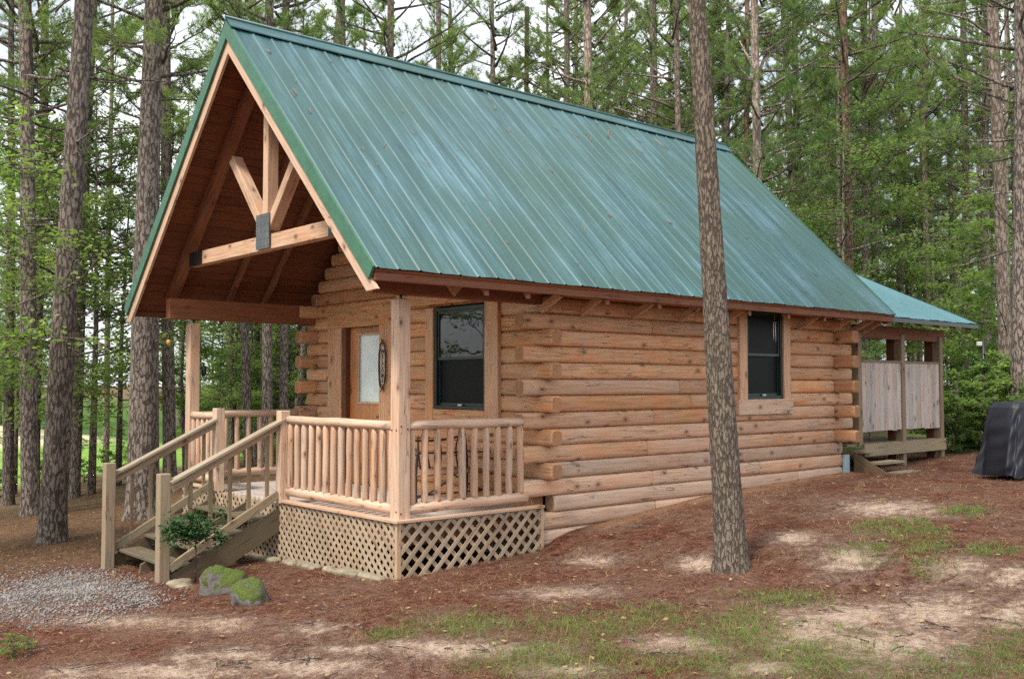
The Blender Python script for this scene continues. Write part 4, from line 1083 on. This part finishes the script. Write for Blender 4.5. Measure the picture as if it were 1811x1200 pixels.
# --- individually visible trunks (base px, distance, px at top of frame, widths)
tree(1295, 0, 1231, 54, 30, 'slender foreground pine with plated bark standing in front of the long cabin wall', crown=3, dead=None, mat='bark_near', pyb=1008, n=56, rough=.10, flare=.30, wob=.012, top=17, cs=1.0)
tree(92, 0, 146, 46, 32, 'thick leaning pine trunk nearest the camera at the left edge group', crown=3, dead=2, pyb=958, n=28, wob=.03)
tree(54, 0, 42, 30, 22, 'straight dark pine just behind the thick leaning trunk, on its left', crown=1, dead=0, pyb=912, n=20)
tree(64, 27, 80, 20, 13, 'thin pine trunk rising close beside the straight dark pine at left', crown=0, dead=1)
tree(130, 0, 166, 20, 12, 'dark slim pine leaning right, immediately right of the thick leaning trunk', crown=2, dead=2, pyb=880, n=16)
tree(14, 0, 20, 20, 9, 'thin dark pine at the very left edge of the picture', crown=1, dead=1, pyb=893, n=14)
tree(253, 0, 271, 56, 29, 'massive reddish pine trunk behind the stair handrail', crown=1, dead=0, pyb=916, n=28)
tree(303, 26, 292, 23, 16, 'pine trunk immediately right of the massive trunk behind the stairs', crown=2, dead=1, n=16)
tree(190, 34, 200, 11, 6, 'pale thin trunk rising behind the left stair post', crown=2, dead=0, mat='bark_pale')
tree(442, 27, 418, 16, 13, 'leftmost of the pines seen through the porch opening', crown=0, dead=0, n=14)
tree(474, 25, 476, 19, 15, 'widest of the pines seen through the porch opening', crown=3, dead=None, n=16)
tree(503, 28, 505, 15, 13, 'pine in the porch opening just left of the log corner of the cabin', crown=1, dead=1, n=14)
tree(517, 35, 604, 12, 15, 'pine trunk partly hidden by the left log corner of the cabin', crown=2, dead=0, n=14)
tree(411, 36, 409, 9, 9, 'thin trunk above the roof peak', crown=1, dead=1)
TOPS = [(606, 33, 604, 16, 15, 'bark', 'grey pine above the front part of the roof ridge'), (694, 30, 691, 13, 12, 'bark_pale', 'pale straight trunk above the ridge, left of the ridge middle'),
        (777, 36, 775, 10, 9, 'bark', 'thin trunk above the ridge right of the pale straight one'), (800, 40, 797, 10, 9, 'bark', 'thin dark pine above the ridge with tangled dead twigs'),
        (932, 42, 930, 10, 8, 'bark_red', 'short reddish trunk just showing over the ridge middle'), (1005, 38, 1002, 12, 10, 'bark', 'dim grey pine left of the pale forking trunk behind the ridge'),
        (1050, 28, 1038, 18, 14, 'bark_pale', 'pale trunk with bare forking branches behind the middle of the ridge'), (1020, 42, 1018, 8, 7, 'bark', 'thin pine close behind the pale forking trunk at the ridge'),
        (1163, 34, 1155, 17, 13, 'bark', 'dark pine left of the reddish pale trunk near the foreground pine'), (1204, 31, 1195, 14, 9, 'bark_pale', 'narrow pale reddish trunk just left of the foreground pine'),
        (1345, 25, 1333, 19, 13, 'bark_pale', 'pale pine with a bare fork right of the foreground pine'), (1318, 35, 1322, 9, 9, 'bark_red', 'thin reddish trunk left of the pale forked pine'),
        (1414, 36, 1405, 15, 10, 'bark', 'grey pine above the rear slope of the roof'), (1378, 48, 1376, 8, 6, 'bark', 'distant dark trunk between the forked pine and the grey pine'),
        (1487, 33, 1478, 9, 5, 'bark_pale', 'very thin pale tree left of the reddish trunk at the end of the roof'), (1504, 28, 1492, 16, 13, 'bark_red', 'reddish brown pine rising from the end of the main roof'),
        (1530, 34, 1528, 13, 10, 'bark', 'left one of the close pair of pines above the rear porch roof'), (1549, 37, 1546, 14, 10, 'bark', 'right one of the close pair of pines above the rear porch roof'),
        (1708, 40, 1704, 14, 10, 'bark', 'pine beyond the dark post, partly veiled by green leaves'), (1782, 24, 1752, 24, 19, 'bark_pale', 'stout pale pine near the right edge with a long bare branch'),
        (1800, 20, 1806, 34, 26, 'bark', 'broad pine trunk at the right edge behind the covered grill'), (1640, 44, 1636, 12, 8, 'bark', 'dim pine above the rear porch roof slope'),
        (1590, 46, 1588, 10, 7, 'bark_pale', 'faint pale trunk seen over the rear porch ridge'), (1745, 38, 1743, 13, 9, 'bark', 'pine seen above the pale box of the dark post')]
for i, (a, d, b_, w0, w1, mt, lb) in enumerate(TOPS):
    tree(a, d, b_, w0, w1, lb, crown=i % 4, dead=i % 3 if d < 45 else None, mat=mt, n=12, cs=rnd.uniform(.9, 1.1))
def bare(o, d, lines, r0=.03):
    B = np.array(o.location)
    for ln in lines:
        pts = [tuple(at(u, v, d+(i*.25 if len(ln) % 2 else -i*.2))-B) for i, (u, v) in enumerate(ln)]
        mb = MB(); n_ = len(pts); mb.tube(pts, [r0*(1-.75*i/(n_-1)) for i in range(n_)], 6, tint=(1, 0, 0)); P_ = [Vector(p) for p in pts]
        for i in range(1, n_):
            q = P_[i]; e = q+(P_[i]-P_[i-1])*rnd.uniform(.3, .7)+Vector((rnd.uniform(-.3, .3), rnd.uniform(-.3, .3), rnd.uniform(0, .4))); mb.tube([tuple(q), tuple(e)], [r0*.35, .004], 5, tint=(1, 0, 0))
        mb.build('bare_branch', 'bark_pale', o)
for o in list(bpy.data.objects):
    lb = o.get('label') or ''
    if lb.startswith('pale pine with a bare fork'): bare(o, 25, [[(1341, 134), (1352, 102), (1378, 85), (1402, 60), (1448, 22)], [(1339, 132), (1322, 100), (1308, 72)], [(1346, 205), (1372, 196), (1395, 185)]], .05)
    if lb.startswith('pale trunk with bare forking'): bare(o, 28, [[(1050, 86), (1072, 58), (1108, 18), (1130, -8)], [(1046, 150), (1012, 140), (982, 128), (950, 112)], [(1048, 80), (1020, 62)]], .045)
    if lb.startswith('stout pale pine near'): bare(o, 24, [[(1768, 162), (1722, 152), (1676, 130), (1642, 102), (1624, 62), (1610, 36)], [(1760, 70), (1712, 34), (1664, 22), (1630, 16)], [(1766, 205), (1735, 188), (1700, 180)]], .04)
# --- woods behind: whole pines, one proto per kind, copied
protoT = []; protoP = []
for k in range(4):
    t_ = trunk_mesh((0, 0, 0), (rnd.uniform(-.3, .3), rnd.uniform(-.3, .3), 12), .15, .10, (17, 19, 15, 21)[k], 'bark', n=8, seg=9, seed=60+k); protoT.append(mesh_of(t_)); pm = protoT[-1].copy(); pm.materials[0] = MATS['bark_pale']; protoP.append(pm)
GP = 'pines standing in the woods behind the cabin'
def bg_pine(px, d, k, sc):
    B = at(px, 680, d); B[2] = float(gh(B[0], B[1]))
    o = empty('pine_tree', B, 'pine among the many look-alike pines filling the woods behind the cabin', 'tree', GP, rz=rnd.uniform(0, 6.28))
    o.scale = (sc, sc, sc)
    link(protoT[k] if rnd.random() < .6 else protoP[k], 'trunk', o); link(PC[k][0], 'limbs', o); link(PC[k][1], 'crown', o)
n = 0
for i in range(400):
    px = rnd.uniform(-60, 1870); d = rnd.uniform(34, 92)
    if px < 360 and d < 45: continue
    if px < 330 and rnd.random() < .85: continue
    bg_pine(px, d, rnd.randrange(4), rnd.uniform(.8, 1.15)); n += 1
    if n > 140: break
# --- leafy understorey trees
GL = 'leafy understorey trees between the pines'
def leafy(px, d, k, sc, label='young leafy tree among the look-alike understorey between the pines', group=GL, name='leafy_tree', py=None):
    B = at(px, 680, d)
    B[2] = float(gh(B[0], B[1]))
    o = empty(name, B, label, 'tree', group, rz=rnd.uniform(0, 6.28)); o.scale = (sc, sc, sc)
    link(DT[k][0], 'trunk', o); link(DT[k][1], 'crown', o); return o
leafy(-120, 14, 0, 1.0, 'leafy tree reaching in from the left edge over the lawn', None)
leafy(118, 22, 0, 1.15, 'leafy young tree behind the thick leaning trunk', None)
leafy(212, 27, 2, 1.1, 'leafy tree between the slim leaning pine and the massive trunk', None)
leafy(60, 24, 2, 1.15, 'leafy tree low between the straight dark pine and the left edge', None)
leafy(165, 25, 2, 1.25, 'leafy tree right of the dark slim leaning pine', None)
leafy(330, 29, 0, 1.1, 'leafy tree behind the far porch post', None)
leafy(30, 30, 2, .9, 'taller leafy tree behind the pines at the left edge', None)
for i in range(26): leafy(rnd.uniform(380, 620), rnd.uniform(32, 60), rnd.randrange(4), rnd.uniform(.8, 1.3))
for i in range(9): leafy(rnd.choice([rnd.uniform(-60, 60), rnd.uniform(260, 420)]), rnd.uniform(58, 80), rnd.randrange(4), rnd.uniform(1.0, 1.8))
for i in range(27): leafy(rnd.uniform(1380, 1860), rnd.uniform(26, 62), rnd.randrange(4), rnd.uniform(.7, 1.3))
for i in range(20): leafy(rnd.uniform(700, 1400), rnd.uniform(36, 66), rnd.randrange(4), rnd.uniform(1.1, 1.5))
# --- low bushes right and left
GB = 'low bushes of the undergrowth'
for i in range(70):
    px = rnd.uniform(1640, 1900); d = rnd.uniform(19.5, 34)
    B = at(px, 690, d); B[2] = float(gh(B[0], B[1])); k = rnd.randrange(3)
    o = empty('bush', B, 'low green bush among the look-alike undergrowth bushes', 'bush', GB, rz=rnd.uniform(0, 6.28)); s_ = rnd.uniform(.5, 1.15); o.scale = (s_, s_, s_)
    link(BU[k][0], 'stem', o); link(BU[k][1], 'foliage', o)
for i in range(34):
    px = rnd.choice([rnd.uniform(-20, 260), rnd.uniform(300, 520)]); d = rnd.uniform(27, 60)
    B = at(px, 690, d); B[2] = float(gh(B[0], B[1])); k = rnd.randrange(3)
    o = empty('bush', B, 'low green bush among the look-alike undergrowth bushes', 'bush', GB, rz=rnd.uniform(0, 6.28)); s_ = rnd.uniform(.35, .8); o.scale = (s_, s_, s_)
    link(BU[k][0], 'stem', o); link(BU[k][1], 'foliage', o)
# --- trees mirrored in the front window
for i, (x, y) in enumerate(((-9, 12), (-13, 18), (-6, 19), (-16, 12), (-11, 24), (-20, 22), (17, -14), (22, -20), (14, -19), (26, -14), (20, -9.5))):
    B = (x, y, float(gh(x, y))); o = empty('pine_tree', B, 'pine outside the frame, known only from the window reflections', 'tree', 'pines mirrored in the windows', rz=i); o.scale = (1, 1, 1)
    k = i % 4; link(protoT[k], 'trunk', o); link(PC[k][0], 'limbs', o); link(PC[k][1], 'crown', o)
# --- rhododendron by the stairs
def shrub():
    p, d = onground(345, 1032)
    o = empty('leafy_shrub', p, 'small broad leaved shrub on a thin stem beside the porch stairs', 'shrub')
    rg = np.random.RandomState(9); mb = MB(); H = .62
    stick_mb(mb, [(0, 0, -.05), (.01, .01, .3), (0, .02, H)], .013, .008, 6)
    C = []
    for i in range(34):
        a = rg.rand()*6.28; e = rg.uniform(-.2, 1.1); l = rg.uniform(.08, .36); c = np.array([math.cos(a)*math.cos(e)*l, math.sin(a)*math.cos(e)*l, H-.08+math.sin(e)*l*.9])
        mb.tube([(0, .02, H-.12), tuple(c)], [.006, .004], 5, tint=(1, 0, 0)); C.append(c)
    mb.build('stem', 'bark', o)
    C = np.array(C); n = 1500; idx = rg.randint(0, len(C), n); P = C[idx]+rg.normal(size=(n, 3))*.045
    d_ = rg.normal(size=(n, 3))*np.array([1, 1, .4]); d_ /= np.linalg.norm(d_, axis=1)[:, None]; up = rg.normal(size=(n, 3))*.35+np.array([0, 0, 1]); s = np.cross(d_, up); s /= np.linalg.norm(s, axis=1)[:, None]
    sz = rg.uniform(.035, .065, n)[:, None]; V = np.empty((n, 6, 3))
    V[:, 0] = P; V[:, 1] = P+d_*sz*.35+s*sz*.22; V[:, 2] = P+d_*sz*.75+s*sz*.2; V[:, 3] = P+d_*sz*1.05-np.array([0, 0, .01]); V[:, 4] = P+d_*sz*.75-s*sz*.2; V[:, 5] = P+d_*sz*.35-s*sz*.22
    ti = np.repeat(rg.rand(n), 6); npmesh('foliage', V.reshape(-1, 3), np.arange(n*6).reshape(-1, 6), 'leaves_dark', np.stack([ti, ti*0, ti*0], 1), parent=o)
shrub()
# --- grass, straw, gravel
def cand(n, xr, yr, rg):
    x = rg.uniform(*xr, n); y = rg.uniform(*yr, n); P = np.stack([x, y], 1)
    inside = (x > -.05) & (x < 8.8) & (y > -.0) & (y < 5.6)
    v = np.stack([x, y, gh(x, y)], 1)-CAM; zd = v@F; u = v@RT/zd*FPX; keep = (~inside) & (zd > 1) & (np.abs(u) < 960)
    dens = np.clip(60/zd**1.4, 0, 1)
    keep &= rg.rand(n) < np.clip((7.0/np.maximum(zd, 1))**1.0, .05, 1)
    return P[keep], zd[keep]
rg = np.random.RandomState(21)
P, zd = cand(900000, (-7, 16), (-8.5, 14), rg)
sd_m = fieldv(P, ES, 1.2); gm = fieldv(P, EG, 1.4); gv = fieldv(P, EV, .7)
k = (rg.rand(len(P)) < np.clip(1-sd_m*.75-gv*.8, .12, 1)); Pn, zn = P[k], zd[k]
Z = gh(Pn[:, 0], Pn[:, 1])+.016; n = len(Pn); a = rg.rand(n)*6.28; dd = np.stack([np.cos(a), np.sin(a), rg.uniform(-.06, .16, n)], 1)
V, Fc = blades(np.column_stack([Pn, Z]), dd, rg.uniform(.06, .17, n), np.clip(zn*.00055, .003, .007)*rg.uniform(.8, 1.4, n), rg)
V = V.reshape(-1, 3, 3)
side = np.stack([-np.sin(a), np.cos(a), np.zeros(n)], 1)*(np.clip(zn*.00045, .0022, .006))[:, None]
V[:, 0] = np.column_stack([Pn, Z])-side/2; V[:, 1] = np.column_stack([Pn, Z])+side/2
ti = np.repeat(rg.rand(n)**1.4, 3); o = npmesh('needle_litter', V.reshape(-1, 3), Fc, 'straw', np.stack([ti, ti*0, ti*0], 1)); tag(o, 'fallen reddish pine needles covering the bare ground', 'needle litter', kind='stuff')
print('straw', n)
def grass(name, P, zd, dens, mat, hl, label):
    # clumps
    V_, F_, T_ = [], [], []
    n = len(P); nb = 9; Pb = np.repeat(P, nb, 0)+rg.normal(size=(n*nb, 2))*.035; z = gh(Pb[:, 0], Pb[:, 1])
    dd = rg.normal(size=(n*nb, 3))*.55; dd[:, 2] = np.abs(dd[:, 2])*.6+.55; dd /= np.linalg.norm(dd, axis=1)[:, None]
    V, Fc = blades(np.column_stack([Pb, z]), dd, rg.uniform(hl[0], hl[1], n*nb), np.clip(np.repeat(zd, nb)*.0007, .004, .01), rg)
    ti = np.repeat(np.repeat(rg.rand(n), nb)*.6+rg.rand(n*nb)*.4, 3); o = npmesh(name, V, Fc, mat, np.stack([ti, ti*0, ti*0], 1)); tag(o, label, 'grass', kind='stuff')
k = rg.rand(len(P)) < np.clip((gm-.2)*.22, 0, .2)*np.clip(1.2-sd_m, .25, 1); grass('grass', P[k], zd[k], 1, 'grass_blade', (.03, .085), 'short tufts of green grass scattered over the bare ground')
k = rg.rand(len(P)) < .003+.010*gm; grass('dry_grass', P[k], zd[k], 1, 'dry_blade', (.04, .09), 'dry straw coloured grass stalks scattered over the needle litter')
# fallen twigs, cones and leaves
k = rg.rand(len(P)) < .008; Pl = P[k]; n = len(Pl); a = rg.rand(n)*6.28; z = gh(Pl[:, 0], Pl[:, 1])+.02
e1 = np.stack([np.cos(a), np.sin(a), rg.uniform(-.3, .3, n)], 1); e2 = np.stack([-np.sin(a), np.cos(a), rg.uniform(-.4, .4, n)], 1); sz = rg.uniform(.012, .032, n)[:, None]; c0 = np.column_stack([Pl, z])
V = np.stack([c0-e1*sz, c0+e2*sz*.6, c0+e1*sz, c0-e2*sz*.6], 1).reshape(-1, 3); ti = np.repeat(rg.rand(n), 4)
o = npmesh('fallen_leaves', V, np.arange(n*4).reshape(-1, 4), 'dry_blade', np.stack([ti, ti*0, ti*0], 1)); tag(o, 'small dry brown leaves and bark flakes scattered on the ground', 'fallen leaves', kind='stuff')
mb = MB(); r_ = random.Random(4)
for i in range(170):
    px, py = r_.uniform(0, 1811), r_.uniform(880, 1195)
    p, d = onground(px, py)
    if -1.6 < p[0] < 9 and p[1] > -.15: continue
    a = r_.uniform(0, 6.28); l = r_.uniform(.06, .35); q = Vector((p[0], p[1], p[2]+.02)); dv = Vector((math.cos(a)*l, math.sin(a)*l, 0))
    m_ = q+dv*.5+Vector((r_.uniform(-.03, .03), r_.uniform(-.03, .03), .012)); mb.tube([tuple(q), tuple(m_), tuple(q+dv)], [.006, .005, .003], 5, tint=(1, 0, 0))
tag(mb.build('fallen_twigs', 'bark', None), 'thin dead twigs lying scattered over the needle litter', 'twigs', kind='stuff')
mb = MB()   # needles and twigs lying on the roof
for i in range(60):
    x = r_.uniform(-.4, 9.2); f = r_.random()**1.3; y = RY+(EY-RY)*f; z = RZ+(EZ-RZ)*f+.035; a = r_.uniform(-.7, .7); l = r_.uniform(.05, .16) if i > 3 else r_.uniform(.2, .35)
    dv = Vector((math.sin(a)*l, -math.cos(a)*l*.707, -math.cos(a)*l*.707)); mb.tube([(x, y, z), tuple(Vector((x, y, z))+dv)], .0035 if i > 12 else .007, 4, tint=(1, 0, 0))
mb.build('roof_litter', 'twig', roof)['kind'] = 'stuff'
p, d = onground(22, 1160)
for (px, py, sc_, lb) in ((22, 1165, .22, 'small green seedling at the lower left edge of the picture'), (50, 1150, .12, 'tiny seedling just right of the larger one at the lower left')):
    p, d = onground(px, py); o = empty('seedling', p, lb, 'seedling'); o.scale = (sc_,)*3; link(BU[1][0], 'stem', o); link(BU[1][1], 'foliage', o, sc=(1, 1, 1))
# gravel
x = rg.uniform(-6, 0, 200000); y = rg.uniform(-1, 9, 200000); Pg = np.stack([x, y], 1); m_ = fieldv(Pg, EV, .9)
v = np.stack([x, y, gh(x, y)], 1)-CAM; u = (v@RT)/(v@F)*FPX
k = (rg.rand(len(Pg)) < m_**1.5*.6*(.35+.9*(np.sin(x*3.1+y*1.7)*np.sin(y*2.9-x)*.5+.5))) & (np.abs(u) < 950) & ~((x > -1.45) & (y > 2.4) & (y < 4.6)); Pg = Pg[k]; n = len(Pg)
oc = np.array([(1, 0, 0), (0, 1, 0), (-1, 0, 0), (0, -1, 0), (0, 0, .7), (0, 0, -.7)]); of = np.array([(0, 1, 4), (1, 2, 4), (2, 3, 4), (3, 0, 4), (1, 0, 5), (2, 1, 5), (3, 2, 5), (0, 3, 5)])
sz = (.007+.016*rg.rand(n)**2.2)[:, None, None]; V = oc[None]*sz*rg.uniform(.6, 1.3, (n, 1, 3))+rg.normal(size=(n, 6, 3))*sz*.18+np.column_stack([Pg, gh(Pg[:, 0], Pg[:, 1])+.008])[:, None]
Fc = of[None]+(np.arange(n)*6)[:, None, None]; o = npmesh('gravel', V.reshape(-1, 3), Fc.reshape(-1, 3), 'gravel_stone'); tag(o, 'patch of pale grey gravel at the foot of the porch stairs', 'gravel', kind='stuff')
# far bright field beyond the trees at left
print('objects', len(bpy.data.objects))
